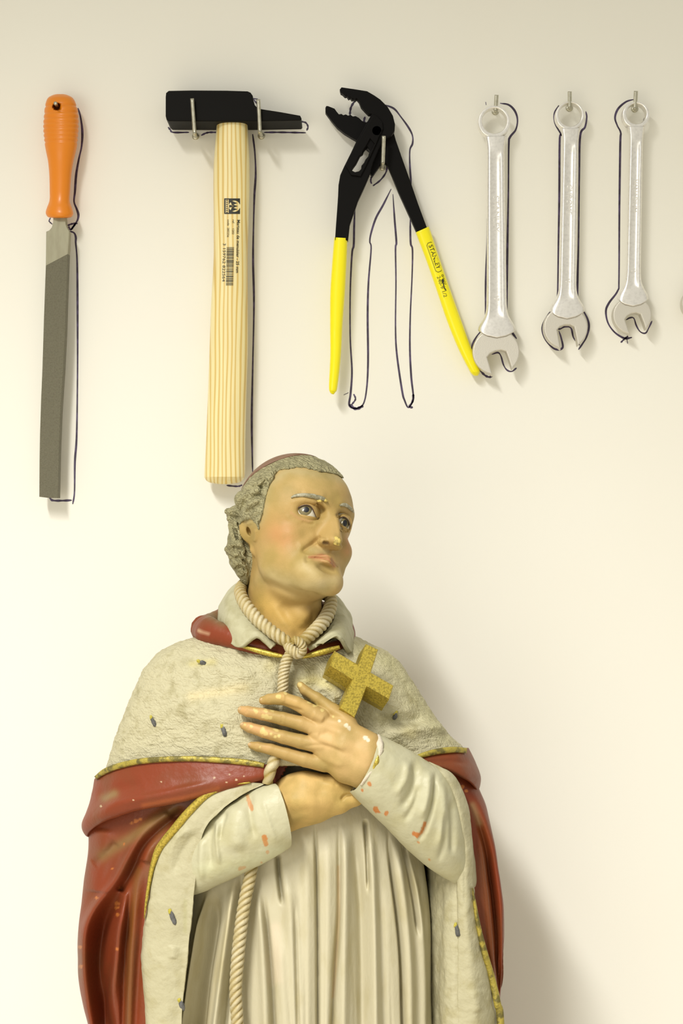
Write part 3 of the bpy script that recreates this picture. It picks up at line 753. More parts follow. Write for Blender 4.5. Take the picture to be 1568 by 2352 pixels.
for pts, w_, a_, k_ in [
    ([(425, 1838), (385, 1866), (335, 1905), (300, 1960), (262, 2030), (215, 2095), (196, 2150), (196, 2230), (212, 2352)], 13, 22, 'g'),
    ([(430, 1856), (372, 1898), (330, 1945), (302, 2000), (275, 2050)], 10, -24, 'g'),
    ([(292, 2015), (262, 2070), (238, 2120), (225, 2200), (226, 2270), (238, 2352)], 21, -80, 'g'),
    ([(286, 2110), (262, 2180), (250, 2260), (248, 2352)], 12, -40, 'g'),
    ([(299, 1985), (287, 2070), (272, 2160), (260, 2250), (251, 2352)], 10, 36, 'g'),
    ([(300, 2010), (296, 2090), (287, 2200), (282, 2352)], 8, -26, 'g'),
    ([(330, 1965), (313, 2050), (304, 2160), (300, 2260), (298, 2352)], 13, 17, 'g'),
    ([(395, 1868), (350, 1920), (330, 1980)], 14, 12, 'g'),
    ([(340, 2060), (322, 2160), (313, 2260), (308, 2352)], 9, -9, 'g'),
    ([(240, 1900), (230, 1990), (222, 2050)], 22, 10, 'g'),
    ([(270, 1935), (240, 1965), (215, 1985)], 10, -7, 'g'),
    ([(1040, 1775), (1075, 1812), (1108, 1868), (1130, 1930), (1145, 2000), (1152, 2080), (1150, 2160), (1146, 2352)], 13, 22, 'g'),
    ([(1085, 1850), (1105, 1905), (1120, 1970), (1131, 2040), (1139, 2120), (1144, 2200), (1146, 2280), (1148, 2352)], 6.5, -34, 'g'),
    ([(1098, 1900), (1112, 2000), (1122, 2100), (1130, 2200), (1138, 2300)], 9, 10, 'g')]:
    stroke(V, N, pts, w_, a_, k_, fade=(.12, .03), dirw=.85)
V += N * (noise(V, 60, 2) * 2.2)[:, None]
OR = (.50, .16, .035); OLV = (.22, .145, .05)
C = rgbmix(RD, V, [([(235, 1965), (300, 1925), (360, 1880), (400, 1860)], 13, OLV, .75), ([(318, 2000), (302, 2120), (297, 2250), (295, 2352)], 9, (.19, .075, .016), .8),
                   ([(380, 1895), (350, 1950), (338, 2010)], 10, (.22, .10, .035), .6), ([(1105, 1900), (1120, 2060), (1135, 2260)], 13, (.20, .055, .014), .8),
                   ([(1085, 1850), (1100, 1890)], 8, (.30, .20, .09), .6)] +
           [([q], r_ * 1.3, OR, .95, 1) for q, r_ in [((269, 2075), 4), ((270, 2100), 3), ((268, 2085), 3), ((275, 2040), 2.5), ((268, 2180), 3.5), ((184, 2175), 4), ((184, 2220), 3.5), ((221, 2062), 2.5), ((258, 1995), 2), ((285, 1938), 2.5), ((312, 1885), 4), ((302, 1890), 3), ((322, 1882), 3), ((1062, 1808), 4), ((1070, 1816), 3)]])
X, Y = V[:, 0], V[:, 1]
xl = np.interp(Y, [1690, 1800, 1840, 1900, 1960, 2050, 2150, 2352, 3300], [700, 640, 520, 430, 385, 362, 350, 355, 380])
xr = np.interp(Y, [1690, 1740, 1800, 1900, 2000, 2100, 2200, 2352, 3300], [700, 960, 1020, 1055, 1065, 1075, 1095, 1120, 1140])
front = np.tile(np.sin(np.linspace(0, 2 * np.pi, 520, endpoint=False)) > 0, G.shape[0])
keep = ~(front & (X > xl) & (X < xr))
MANT = V.reshape(G.shape)
grid_obj('mantle', MANT, M['red'], ST, closed=True, colors=C, keep=keep, label='long red mantle', solid=7)
dM = depth_fn(MANT[:, 1:260])

# ---- ermine linings turned outwards
FC = (.45, .42, .27)
def patch(name, cols, n, m, mt, base, strokes=(), paint=(), label=None, nz=(2.0, 30), solid=5):
    G = net(np.array(cols, float), n, m); G[..., 2] = G[..., 2]
    N = frontward(G); V = G.reshape(-1, 3); N = N.reshape(-1, 3)
    for s_ in strokes: stroke(V, N, *s_)
    if nz[0]: V += N * (noise(V, nz[1], 3) * nz[0])[:, None]
    C = rgbmix(base, V, paint)
    return grid_obj(name, V.reshape(G.shape), mt, ST, colors=C, label=label, solid=solid), V.reshape(G.shape)

def Lrow(xa, ya, xb, yb, da, dm, db):
    A, Bb = np.array([xa, ya], float), np.array([xb, yb], float)
    q = lambda t, d: [*(A + (Bb - A) * t), B(d)]
    return [q(-.02, da - 26), q(0, da), q(.10, da + (dm - da) * .6), q(.5, dm), q(.88, db + (dm - db) * .5), q(1, db), q(.93, db - 35), q(.80, db - 80)]
left = [Lrow(560, 1796, 612, 1800, 178, 182, 176), Lrow(503, 1811, 560, 1824, 172, 188, 190), Lrow(440, 1853, 507, 1862, 152, 184, 192), Lrow(398, 1900, 472, 1902, 140, 176, 186),
        Lrow(364, 1948, 457, 1955, 125, 162, 168), Lrow(348, 2010, 447, 2040, 116, 158, 164), Lrow(335, 2090, 440, 2110, 110, 152, 156), Lrow(327, 2160, 434, 2170, 106, 150, 150),
        Lrow(324, 2215, 428, 2230, 104, 150, 148), Lrow(330, 2290, 421, 2295, 106, 150, 148), Lrow(334, 2360, 418, 2360, 108, 152, 148), Lrow(338, 2600, 420, 2600, 115, 160, 150), Lrow(330, 3290, 430, 3290, 140, 185, 175)]
# y sampled densely only where it shows
Ls, LG = patch('mantle_lining', left, 420, 70, M['lining'], FC,
    strokes=[([(455, 1905), (420, 1955), (395, 2010)], 9, -5), ([(400, 2170), (395, 2205)], 9, 4), ([(345, 2060), (338, 2130)], 6, 4), ([(438, 1900), (405, 1930), (385, 1980)], 7, 5),
             ],
    paint=[([(425, 2070), (425, 2140)], 5, (.40, .38, .20), .6), ([(415, 1900), (385, 1960)], 14, (.47, .44, .27), .5)], nz=(3.2, 38), solid=0, label='left ermine lining with painted tails')
right = [Lrow(960, 1752, 985, 1750, 150, 165, 160), Lrow(988, 1768, 1012, 1762, 160, 175, 160), Lrow(1012, 1792, 1042, 1781, 158, 175, 150), Lrow(1032, 1840, 1066, 1822, 150, 168, 135),
         Lrow(1042, 1890, 1079, 1875, 140, 160, 125), Lrow(1046, 1950, 1086, 1945, 130, 150, 118), Lrow(1048, 2030, 1087, 2025, 125, 145, 112), Lrow(1049, 2090, 1092, 2085, 122, 142, 105),
         Lrow(1050, 2160, 1104, 2155, 122, 138, 92), Lrow(1050, 2240, 1122, 2235, 122, 136, 74), Lrow(1050, 2310, 1134, 2305, 122, 135, 60), Lrow(1050, 2360, 1142, 2360, 122, 135, 52), Lrow(1050, 2600, 1150, 2600, 125, 140, 50), Lrow(1050, 3290, 1160, 3290, 140, 160, 60)]
Rs, RG = patch('mantle_lining', right, 420, 60, M['lining'], FC, strokes=[([(1063, 1900), (1066, 2000), (1068, 2100)], 6, -3), ([(1090, 2270), (1095, 2330)], 14, 5)],
    paint=[([(1060, 1830), (1070, 1900)], 8, (.47, .44, .27), .4)], nz=(2.4, 26), solid=0, label='right ermine lining rim')
inner = [[[1054, y_, B(a)], [1040, y_, B(b)], [1022, y_, B(c)], [1004 + (y_ - 2000) * .02, y_, B(d)], [985, y_, B(d - 70)]] for y_, a, b, c, d in
         [(1900, 116, 100, 70, 30), (2000, 118, 104, 74, 30), (2100, 120, 112, 84, 30), (2200, 120, 116, 92, 30), (2300, 120, 116, 92, 30), (2360, 120, 116, 92, 30), (2600, 120, 116, 92, 30), (3290, 120, 116, 92, 30)]]
Is, IG = patch('mantle_lining', inner, 300, 40, M['lining'], (.46, .43, .28), strokes=[([(1020, 2010), (1016, 2120), (1020, 2300)], 6, -4)], nz=(2.6, 20), label='inner face of the right lining')

# ---- sleeves
SC = (.48, .46, .305)
def sleeve(name, rows, strokes, paint, label, bulge=(0, 0)):
    th = np.linspace(0, 2 * np.pi, 40, endpoint=False)
    R_ = []
    ctr0 = None
    for ri_, (tx, ty, bx, by, dc, rd) in enumerate(rows):
        T_ = np.array([tx, ty, B(dc)]); Bt = np.array([bx, by, B(dc)])
        c = (T_ + Bt) / 2; a = (T_ - Bt) / 2
        ring = c + a * np.cos(th)[:, None]; ring[:, 2] += KS * rd * np.sin(th)
        kb = max(0, 1 - ri_ / 3) * np.maximum(np.sin(th), 0); ring[:, 0] += bulge[0] * kb; ring[:, 1] += bulge[1] * kb
        R_.append(ring)
    # cuff thickness: rolled edge and throat
    c0 = R_[0].mean(0); ax = (R_[1].mean(0) - c0)
    pre = [c0 + (R_[0] - c0) * .70 + ax * .9, c0 + (R_[0] - c0) * .86 + ax * .12, c0 + (R_[0] - c0) * .95 - ax * .04]
    G = cr(np.array(pre + R_), 260); G = np.swapaxes(cr(np.swapaxes(G, 0, 1), 300, True), 0, 1)
    N = outward(G); V = G.reshape(-1, 3); N = N.reshape(-1, 3)
    for s_ in strokes: stroke(V, N, *s_)
    V += N * (noise(V, 34, 3) * 1.8)[:, None]
    C = rgbmix(SC, V, paint)
    return grid_obj(name, V.reshape(G.shape), M['sleeve'], ST, closed=True, colors=C, label=label), V.reshape(G.shape)
CH = (.50, .17, .035)
so, SL = sleeve('sleeve', [(628, 1800, 663, 1949, 178, 52), (600, 1806, 622, 1974, 172, 60), (560, 1824, 578, 1998, 162, 64), (508, 1858, 515, 2027, 148, 64), (455, 1900, 452, 2054, 118, 60), (405, 1940, 395, 2060, 70, 50), (360, 1960, 350, 2060, 20, 40)],
    [([(580, 1815), (572, 1850), (578, 1900), (590, 1930)], 9, -6), ([(500, 1880), (498, 1930), (505, 1990)], 5, 6), ([(490, 1880), (480, 1940), (485, 2000)], 8, -7), ([(545, 1840), (540, 1900), (550, 1960)], 22, 8),
     ([(600, 1830), (615, 1880), (635, 1940)], 6, 2), ([(465, 1920), (462, 1980), (466, 2030)], 7, 6), ([(520, 1860), (508, 1900), (505, 1930)], 5, -5)],
    [([(568, 1828), (578, 1858)], 5, CH, .7, 1), ([(606, 1922), (610, 1940)], 6, CH, 1.0, 1), ([(614, 1957)], 5, CH, .9, 1), ([(550, 1996), (560, 1992)], 4, CH, .9, 1), ([(600, 1981)], 3, CH, .9, 1),
     ([(470, 2000), (540, 1990), (640, 1960)], 20, (.60, .62, .40), .5)], 'cream sleeve of the lower arm', (11, -3))
so, SR = sleeve('sleeve', [(866, 1684, 806, 1822, 200, 60), (893, 1697, 840, 1857, 192, 66), (940, 1722, 886, 1900, 178, 68), (985, 1750, 934, 1950, 162, 70), (1025, 1775, 988, 1996, 142, 70), (1052, 1815, 1044, 2030, 112, 66), (1070, 1860, 1085, 2040, 75, 50), (1080, 1900, 1100, 2030, 30, 40)],
    [([(948, 1742), (955, 1780), (945, 1820), (915, 1860)], 10, -9), ([(935, 1745), (930, 1790), (905, 1830)], 9, 6), ([(1000, 1768), (997, 1830), (985, 1880), (968, 1920), (955, 1940)], 5, -9), ([(984, 1765), (980, 1830), (965, 1885)], 9, 8),
     ([(1013, 1790), (1018, 1860), (1012, 1920), (1000, 1960)], 9, 7), ([(1035, 1830), (1040, 1900), (1038, 1970)], 7, -7), ([(965, 1800), (950, 1850), (925, 1890)], 7, -5), ([(1025, 1860), (1020, 1930), (1005, 1985)], 6, -5)],
    [([(976, 1890), (968, 1912), (958, 1922)], 3.4, CH, .95, 1), ([(950, 1915), (956, 1918)], 5.5, CH, .95, 1), ([(960, 1935)], 3, CH, .9, 1), ([(986, 1975)], 3.4, CH, .8, 1), ([(862, 1858), (866, 1864)], 6, CH, .95, 1), ([(885, 1870), (888, 1866)], 4, CH, .9, 1), ([(848, 1801)], 5, CH, .85, 1), ([(832, 1816)], 4, CH, .85, 1)],
    'cream sleeve of the upper arm', (17, 7))
dS = depth_fn(SL, SR)
# bare plaster chips along the cuff
def blob(name, ctr, rx, ry, rz, m, seed=1, amp=.25, parent=ST, label=None, rot=0):
    u = np.linspace(0, np.pi, 14); v = np.linspace(0, 2 * np.pi, 22, endpoint=False)
    Gs = np.stack([np.sin(u)[:, None] * np.cos(v), np.sin(u)[:, None] * np.sin(v), np.cos(u)[:, None] + 0 * v], -1)
    f = 1 + amp * noise(Gs.reshape(-1, 3) * 20 + seed * 31, 12, 2).reshape(14, 22)
    Gs = Gs * f[..., None] * [rx, ry, rz]
    c, s = math.cos(rot), math.sin(rot)
    x = Gs[..., 0] * c - Gs[..., 1] * s; y = Gs[..., 0] * s + Gs[..., 1] * c
    return grid_obj(name, np.stack([x + ctr[0], y + ctr[1], Gs[..., 2] + ctr[2]], -1), m, parent, closed=True, label=label)
for pts, rr_, m_, lb in [([(868, 1687), (872, 1700), (873, 1714), (871, 1728), (869, 1738)], [2, 6, 7.5, 5, 2], 'plaster', 'bare white plaster on the broken cuff edge'),
                         ([(868, 1734), (865, 1748), (860, 1760), (856, 1768)], [2, 5, 5.5, 2], 'gold', 'ochre patch on the cuff edge'),
                         ([(856, 1768), (847, 1780), (838, 1791), (828, 1804)], [2, 3.6, 4, 2], 'plaster', 'bare white plaster on the broken cuff edge')]:
    tube('cuff_chip', [(x, y, dS(x + 5, y, 4) - 1.5) for x, y in pts], rr_, M[m_], ST, sides=14, lump=.55, squash=.6, label=lb)

# ---- fur shoulder cape
rows = [(540, 790, 1440, 1450, 1500, 1430, 118, -95), (482, 828, 1455, 1468, 1515, 1435, 128, -115), (425, 858, 1470, 1482, 1530, 1450, 136, -132), (372, 888, 1494, 1496, 1550, 1470, 144, -146), (334, 918, 1532, 1522, 1580, 1500, 152, -158),
        (306, 948, 1588, 1566, 1622, 1550, 160, -166), (284, 984, 1642, 1624, 1668, 1610, 166, -170), (262, 1026, 1702, 1682, 1712, 1680, 168, -172), (243, 1062, 1768, 1716, 1752, 1740, 168, -174), (250, 1056, 1778, 1724, 1760, 1748, 150, -160)]
G = cr(ring_rows(rows, 460, .95), 330); N = outward(G); V = G.reshape(-1, 3); N = N.reshape(-1, 3)
for s_ in [([(648, 1500), (646, 1600), (640, 1700)], 12, -9), ([(690, 1520), (700, 1560), (690, 1600)], 14, 6), ([(745, 1560), (765, 1590), (775, 1630)], 22, 14), ([(775, 1600), (780, 1650)], 8, -8),
           ([(880, 1695), (930, 1680), (990, 1675), (1030, 1685)], 16, 14), ([(870, 1670), (920, 1655), (980, 1655)], 12, -8), ([(450, 1510), (520, 1540), (600, 1550)], 20, 5), ([(850, 1530), (900, 1600), (950, 1660)], 26, 8),
           ([(380, 1600), (470, 1640), (560, 1660)], 30, 6), ([(640, 1500), (600, 1520)], 9, 4), ([(880, 1700), (930, 1720), (960, 1735)], 7, -6)]:
    stroke(V, N, *s_)
pn = noise(V * [1, 1.6, 1], 26, 2); fn2 = noise(V * [1.5, .8, 1], 7, 2); fn3 = noise(V * [1, 2.6, 1], 13, 1)
V += N * (pn * 2.2 + fn2 * .8 + np.abs(fn3) * 1.4)[:, None]
C = rgbmix((.48, .445, .285), V, [([(440, 1600), (500, 1590), (560, 1580)], 12, (.70, .58, .30), .4), ([(690, 1570), (720, 1560), (760, 1575)], 13, (.70, .62, .27), .55), ([(935, 1680), (945, 1684)], 14, (.74, .67, .38), .8),
                                 ([(440, 1525), (490, 1520)], 8, (.55, .48, .18), .5), ([(900, 1520), (960, 1610), (1020, 1690)], 26, (.46, .43, .23), .5), ([(640, 1510), (620, 1530)], 16, (.52, .46, .22), .5),
                                 ([(830, 1500), (900, 1520)], 20, (.45, .42, .22), .5), ([(860, 1640), (900, 1650)], 20, (.48, .44, .24), .4)])
CAPE = V.reshape(G.shape)
grid_obj('shoulder_cape', CAPE, M['fur'], ST, closed=True, colors=C, label='ermine shoulder cape with dark tails', solid=6)
dC = depth_fn(CAPE[:, 1:230])

# ---- red band under the cape
band = [[(300, 1800, -60), (290, 1850, -60), (290, 1890, -60), (300, 1918, -60), (310, 1908, -70)],
        [(217, 1793, 0), (207, 1845, 0), (190, 1893, 0), (200, 1921, 5), (217, 1912, -5)],
        [(262, 1765, 82), (247, 1822, 92), (230, 1868, 105), (236, 1889, 92), (245, 1880, 60)],
        [(335, 1748, 130), (325, 1795, 142), (315, 1842, 156), (315, 1862, 142), (318, 1853, 105)],
        [(420, 1742, 160), (415, 1785, 172), (410, 1827, 184), (408, 1845, 168), (408, 1837, 130)],
        [(520, 1746, 176), (515, 1775, 186), (510, 1803, 193), (508, 1819, 180), (508, 1812, 145)],
        [(608, 1756, 180), (607, 1770, 184), (606, 1783, 186), (604, 1791, 176), (602, 1786, 150)],
        [(628, 1758, 160), (626, 1770, 160), (624, 1783, 160), (622, 1790, 155), (620, 1785, 140)]]
cb = [[(x, y, B(d)) for x, y, d in c_] for c_ in band]
REDP = [([q], r_ * 1.1, (.55, .42, .25), .9, 1) for q, r_ in [((370, 1796), 2.5), ((492, 1786), 2.5), ((527, 1779), 2), ((542, 1791), 2.2), ((520, 1797), 2), ((306, 1838), 2.2), ((232, 1852), 2.5), ((560, 1783), 1.8)]]
_, BG = patch('mantle_fold', cb, 300, 110, M['red'], RD, strokes=[([(225, 1880), (260, 1850), (320, 1835), (400, 1818), (500, 1795)], 9, 5), ([(215, 1830), (260, 1815), (330, 1800)], 14, -4)],
      paint=REDP + [([(240, 1833), (262, 1823)], 10, OLV, .8), ([(330, 1850), (420, 1834), (500, 1812)], 6, (.42, .10, .02), .5)], nz=(1.4, 40), label='red turned edge below the cape')
band2 = [[(925, 1752, 120), (926, 1756, 118), (930, 1760, 116), (934, 1762, 108), (936, 1760, 80)],
         [(952, 1741, 146), (955, 1749, 152), (960, 1757, 150), (965, 1760, 138), (965, 1758, 110)],
         [(1000, 1727, 124), (1008, 1744, 136), (1018, 1762, 140), (1022, 1770, 124), (1020, 1766, 90)],
         [(1050, 1718, 80), (1062, 1744, 96), (1075, 1782, 104), (1074, 1794, 88), (1068, 1788, 50)],
         [(1076, 1718, 0), (1091, 1750, 0), (1104, 1787, 5), (1096, 1819, 0), (1080, 1805, -5)],
         [(1045, 1715, -75), (1055, 1750, -75), (1065, 1790, -75), (1060, 1815, -75), (1050, 1805, -80)]]
cb = [[(x, y, B(d)) for x, y, d in c_] for c_ in band2]
_, BG2 = patch('mantle_fold', cb, 200, 90, M['red'], (.185, .042, .013), strokes=[([(970, 1752), (1030, 1748), (1080, 1752)], 7, -3)], paint=REDP, nz=(1.4, 40), label='red turned edge at the far shoulder')
dB = depth_fn(BG, BG2)

# ---- gilt borders
def trim(pts, wid, dfn, m, name='gilt_border', lift=2, label=None, over=None):
    P3 = [(x, y, (over[i] if over is not None and over[i] is not None else dfn(x, y, 6)) + lift) for i, (x, y) in enumerate(pts)]
    return ribbon(name, P3, wid, m, ST, thick=4, label=label)
trim([(219, 1787), (240, 1772), (270, 1760), (320, 1749), (380, 1744), (450, 1743), (520, 1747), (570, 1752), (606, 1758)], [9, 13, 14, 14, 13, 13, 14, 14, 11], depth_fn(BG, CAPE[:, 1:230]), M['golddark'], lift=3, label='worn gilt border along the cape hem')
trim([(950, 1741), (975, 1733), (1005, 1726), (1040, 1722), (1072, 1724)], [9, 12, 14, 14, 12], depth_fn(BG2, CAPE[:, 1:230]), M['golddark'], lift=3, label='worn gilt border at the far shoulder')
trim([(575, 1797), (540, 1801), (503, 1811), (470, 1829), (431, 1867), (400, 1904), (380, 1928), (363, 1953), (350, 1990), (342, 2030), (335, 2075), (331, 2110)], [4, 8, 13, 16, 19, 19, 18, 17, 12, 9, 6, 2], depth_fn(LG[:, :30]), M['gold'], lift=2, label='bright gilt border of the left lining')
trim([(1085, 2040), (1092, 2090), (1101, 2140), (1113, 2190), (1130, 2250), (1142, 2305), (1149, 2352), (1153, 2600), (1160, 2900), (1165, 3240)], [4, 9, 12, 15, 16, 17, 18, 18, 18, 18], depth_fn(RG[:, 20:]), M['golddark'], lift=2, label='worn gilt border of the right lining')

# ---- ermine tails (painted, slightly raised)
for (x, y, L_, a_, dfn) in [(466, 1522, 12, .25, dC), (353, 1660, 18, 1.2, dC), (514, 1680, 20, 1.35, dC), (907, 1646, 12, 2.0, dC), (397, 2108, 25, 1.25, depth_fn(LG)), (418, 2309, 20, 1.2, depth_fn(LG)), (1050, 2138, 22, 1.4, depth_fn(RG, IG))]:
    w_ = dfn(x, y, 6)
    et = blob('ermine_tail', (x, y, w_ - .4), L_ * .60, 5.0, 2.4, M['spot'], int(x), .55, rot=a_, label='dark painted ermine tail')
    blob('yellow_tip', (x - math.cos(a_) * L_ * .58 - 2, y - math.sin(a_) * L_ * .58 - 1, w_ - 1.0), 6, 3.6, 2.0, M['spotyellow'], int(x), .6, rot=a_ + .3, parent=et)

# ---- red hood behind the collar
tube('hood', [(672, 1500, B(112)), (610, 1490, B(118)), (560, 1476, B(106)), (515, 1460, B(78)), (474, 1447, B(30)), (480, 1440, B(-35)), (560, 1415, B(-100)), (680, 1405, B(-115)), (765, 1415, B(-85)), (796, 1446, B(-20)), (796, 1474, B(50)), (757, 1489, B(100)), (700, 1502, B(118))],
     [13, 16, 20, 26, 33, 30, 30, 30, 26, 18, 13, 14, 13], M['red'], ST, sides=28, squash=.8, lump=.06,
     colors=lambda V, th, rr: rgbmix(RD, V, [([(485, 1410), (510, 1425)], 14, (.20, .15, .07), .9), ([(455, 1448), (480, 1455)], 2, (.7, .5, .3), .6)]), label='red hood rolled behind the collar')
ribbon('gilt_border', [(556, 1484, B(132)), (590, 1494, B(140)), (620, 1502, B(146)), (650, 1508, B(150))], [8, 12, 13, 9], M['gold'], ST, label='gilt edge of the hood')
ribbon('gilt_border', [(692, 1510, B(150)), (720, 1503, B(150)), (750, 1495, B(146)), (780, 1486, B(136))], [8, 13, 14, 9], M['gold'], ST, label='gilt edge of the hood')

# ---- collar
co = [((634, 1478, 150), (628, 1484, 158), (622, 1491, 160)), ((604, 1452, 138), (596, 1452, 158), (588, 1458, 166)), ((576, 1424, 110), (560, 1450, 146), (546, 1487, 138)), ((554, 1388, 66), (528, 1416, 92), (508, 1452, 62)),
      ((546, 1350, 5), (520, 1376, 22), (499, 1418, 0)), ((566, 1324, -50), (540, 1345, -48), (520, 1374, -64)), ((650, 1312, -86), (650, 1325, -100), (650, 1352, -112)), ((735, 1346, -50), (765, 1362, -56), (788, 1392, -64)),
      ((763, 1382, 0), (790, 1405, 12), (811, 1444, 8)), ((768, 1414, 50), (796, 1432, 66), (812, 1470, 46)), ((756, 1438, 92), (785, 1450, 122), (807, 1497, 104)), ((738, 1460, 120), (762, 1452, 148), (780, 1460, 146)), ((706, 1486, 148), (722, 1480, 160), (742, 1478, 158))]
co = np.array([[(x, y, B(d)) for x, y, d in r_] for r_ in co])
G = net(co, 260, 30); N = frontward(G); V = G.reshape(-1, 3)
V += N.reshape(-1, 3) * (noise(V, 22, 2) * 1.2)[:, None]
grid_obj('collar', V.reshape(G.shape), M['collar'], ST, solid=8, label='pale folded collar')

# ---- rope round the neck, knot and hanging end
RPc = (.56, .50, .33); RPd = (.32, .23, .06)
def ropecol(V, th, rr):
    k = (rr / rr.max()).reshape(-1); f = np.clip((1 - k) * 4, 0, 1)[:, None]
    return np.array(RPc) * (1 - f) + np.array(RPd) * f
def rope(name, pts, rad, tw=24, **k): return tube(name, [(x, y, B(d)) for x, y, d in pts], rad, M['rope'], ST, sides=44, n=int(np.linalg.norm(np.diff(np.array(pts, float), axis=0), axis=1).sum() / 1.1), twist=tw, depth=.21, colors=ropecol, **k)
rope('neck_rope', [(640, 1318, -75), (580, 1328, -45), (553, 1350, 12), (556, 1375, 66), (578, 1408, 112), (610, 1440, 144), (645, 1465, 166), (676, 1483, 176)], [11, 12, 13, 14, 15, 15, 14, 11], 42, strands=3, label='twisted rope round the neck')
rope('neck_rope', [(690, 1322, -70), (740, 1345, -40), (758, 1372, 14), (757, 1398, 62), (742, 1428, 112), (716, 1455, 150), (690, 1476, 172)], [10, 11, 13, 15, 16, 15, 12], 42, strands=3)
rope('rope_knot', [(658, 1478, 168), (668, 1492, 188), (684, 1502, 190), (694, 1492, 186), (688, 1476, 186), (672, 1468, 180)], [10, 12, 12, 11, 11, 9], 30, strands=4, label='knot of the neck rope')
rope('hanging_rope', [(672, 1494, 180), (660, 1512, 180), (653, 1535, 178), (650, 1560, 178), (649, 1585, 178), (648, 1620, 176)], [10, 12, 12.5, 12.5, 12.5, 12], 36, strands=4)
rope('hanging_rope', [(634, 1735, 172), (626, 1757, 180), (619, 1775, 184), (614, 1800, 178)], [12, 14, 13, 12], 60, strands=2)
rope('waist_rope', [(582, 1970, 140), (575, 2010, 152), (562, 2070, 158), (552, 2140, 162), (545, 2210, 164), (541, 2280, 166), (545, 2352, 168), (550, 2500, 174), (552, 2700, 180), (554, 2950, 190), (556, 3180, 200)], [12, 13.5, 14, 14.5, 14.5, 14, 14, 14, 14, 14, 12], 66, strands=4, label='twisted waist rope')

# ---- pectoral cross
cf = [(840, 1479), (868, 1492), (851, 1545), (903, 1575), (893, 1607), (842, 1578), (814, 1649), (780, 1627), (808, 1562), (757, 1530), (768, 1495), (822, 1527)]
cf = np.array(cf, float)
zf = 206 - (cf[:, 0] - 825) * .12 + (cf[:, 1] - 1560) * .10
Fv = np.c_[cf, B(zf)]
ctr = Fv.mean(0)
ins = Fv.copy()
for i in range(12):
    a, b, c = cf[i - 1], cf[i], cf[(i + 1) % 12]
    e1 = (a - b) / np.linalg.norm(a - b); e2 = (c - b) / np.linalg.norm(c - b)
    bi = e1 + e2; convex = np.cross(e1, e2) ; bi = bi / max(np.linalg.norm(bi), .3) * 2.4
    inside = 1 if i in (2, 5, 8, 11) else -1
    ins[i, :2] = b - bi * inside * (1 if inside == 1 else 1)
ins[:, 2] += 2.2
back = Fv + np.array([-13, 19, -30 * KS]); back2 = Fv + np.array([-17, 26, -52 * KS])
V = np.concatenate([ins, Fv, back, back2])
F = [list(range(12))] + [[r * 12 + i, r * 12 + (i + 1) % 12, (r + 1) * 12 + (i + 1) % 12, (r + 1) * 12 + i] for r in range(3) for i in range(12)] + [list(range(36, 48))]
mesh_obj('cross', V, F, M['gold'], ST, smooth=False, label='thick gilt cross on the chest')

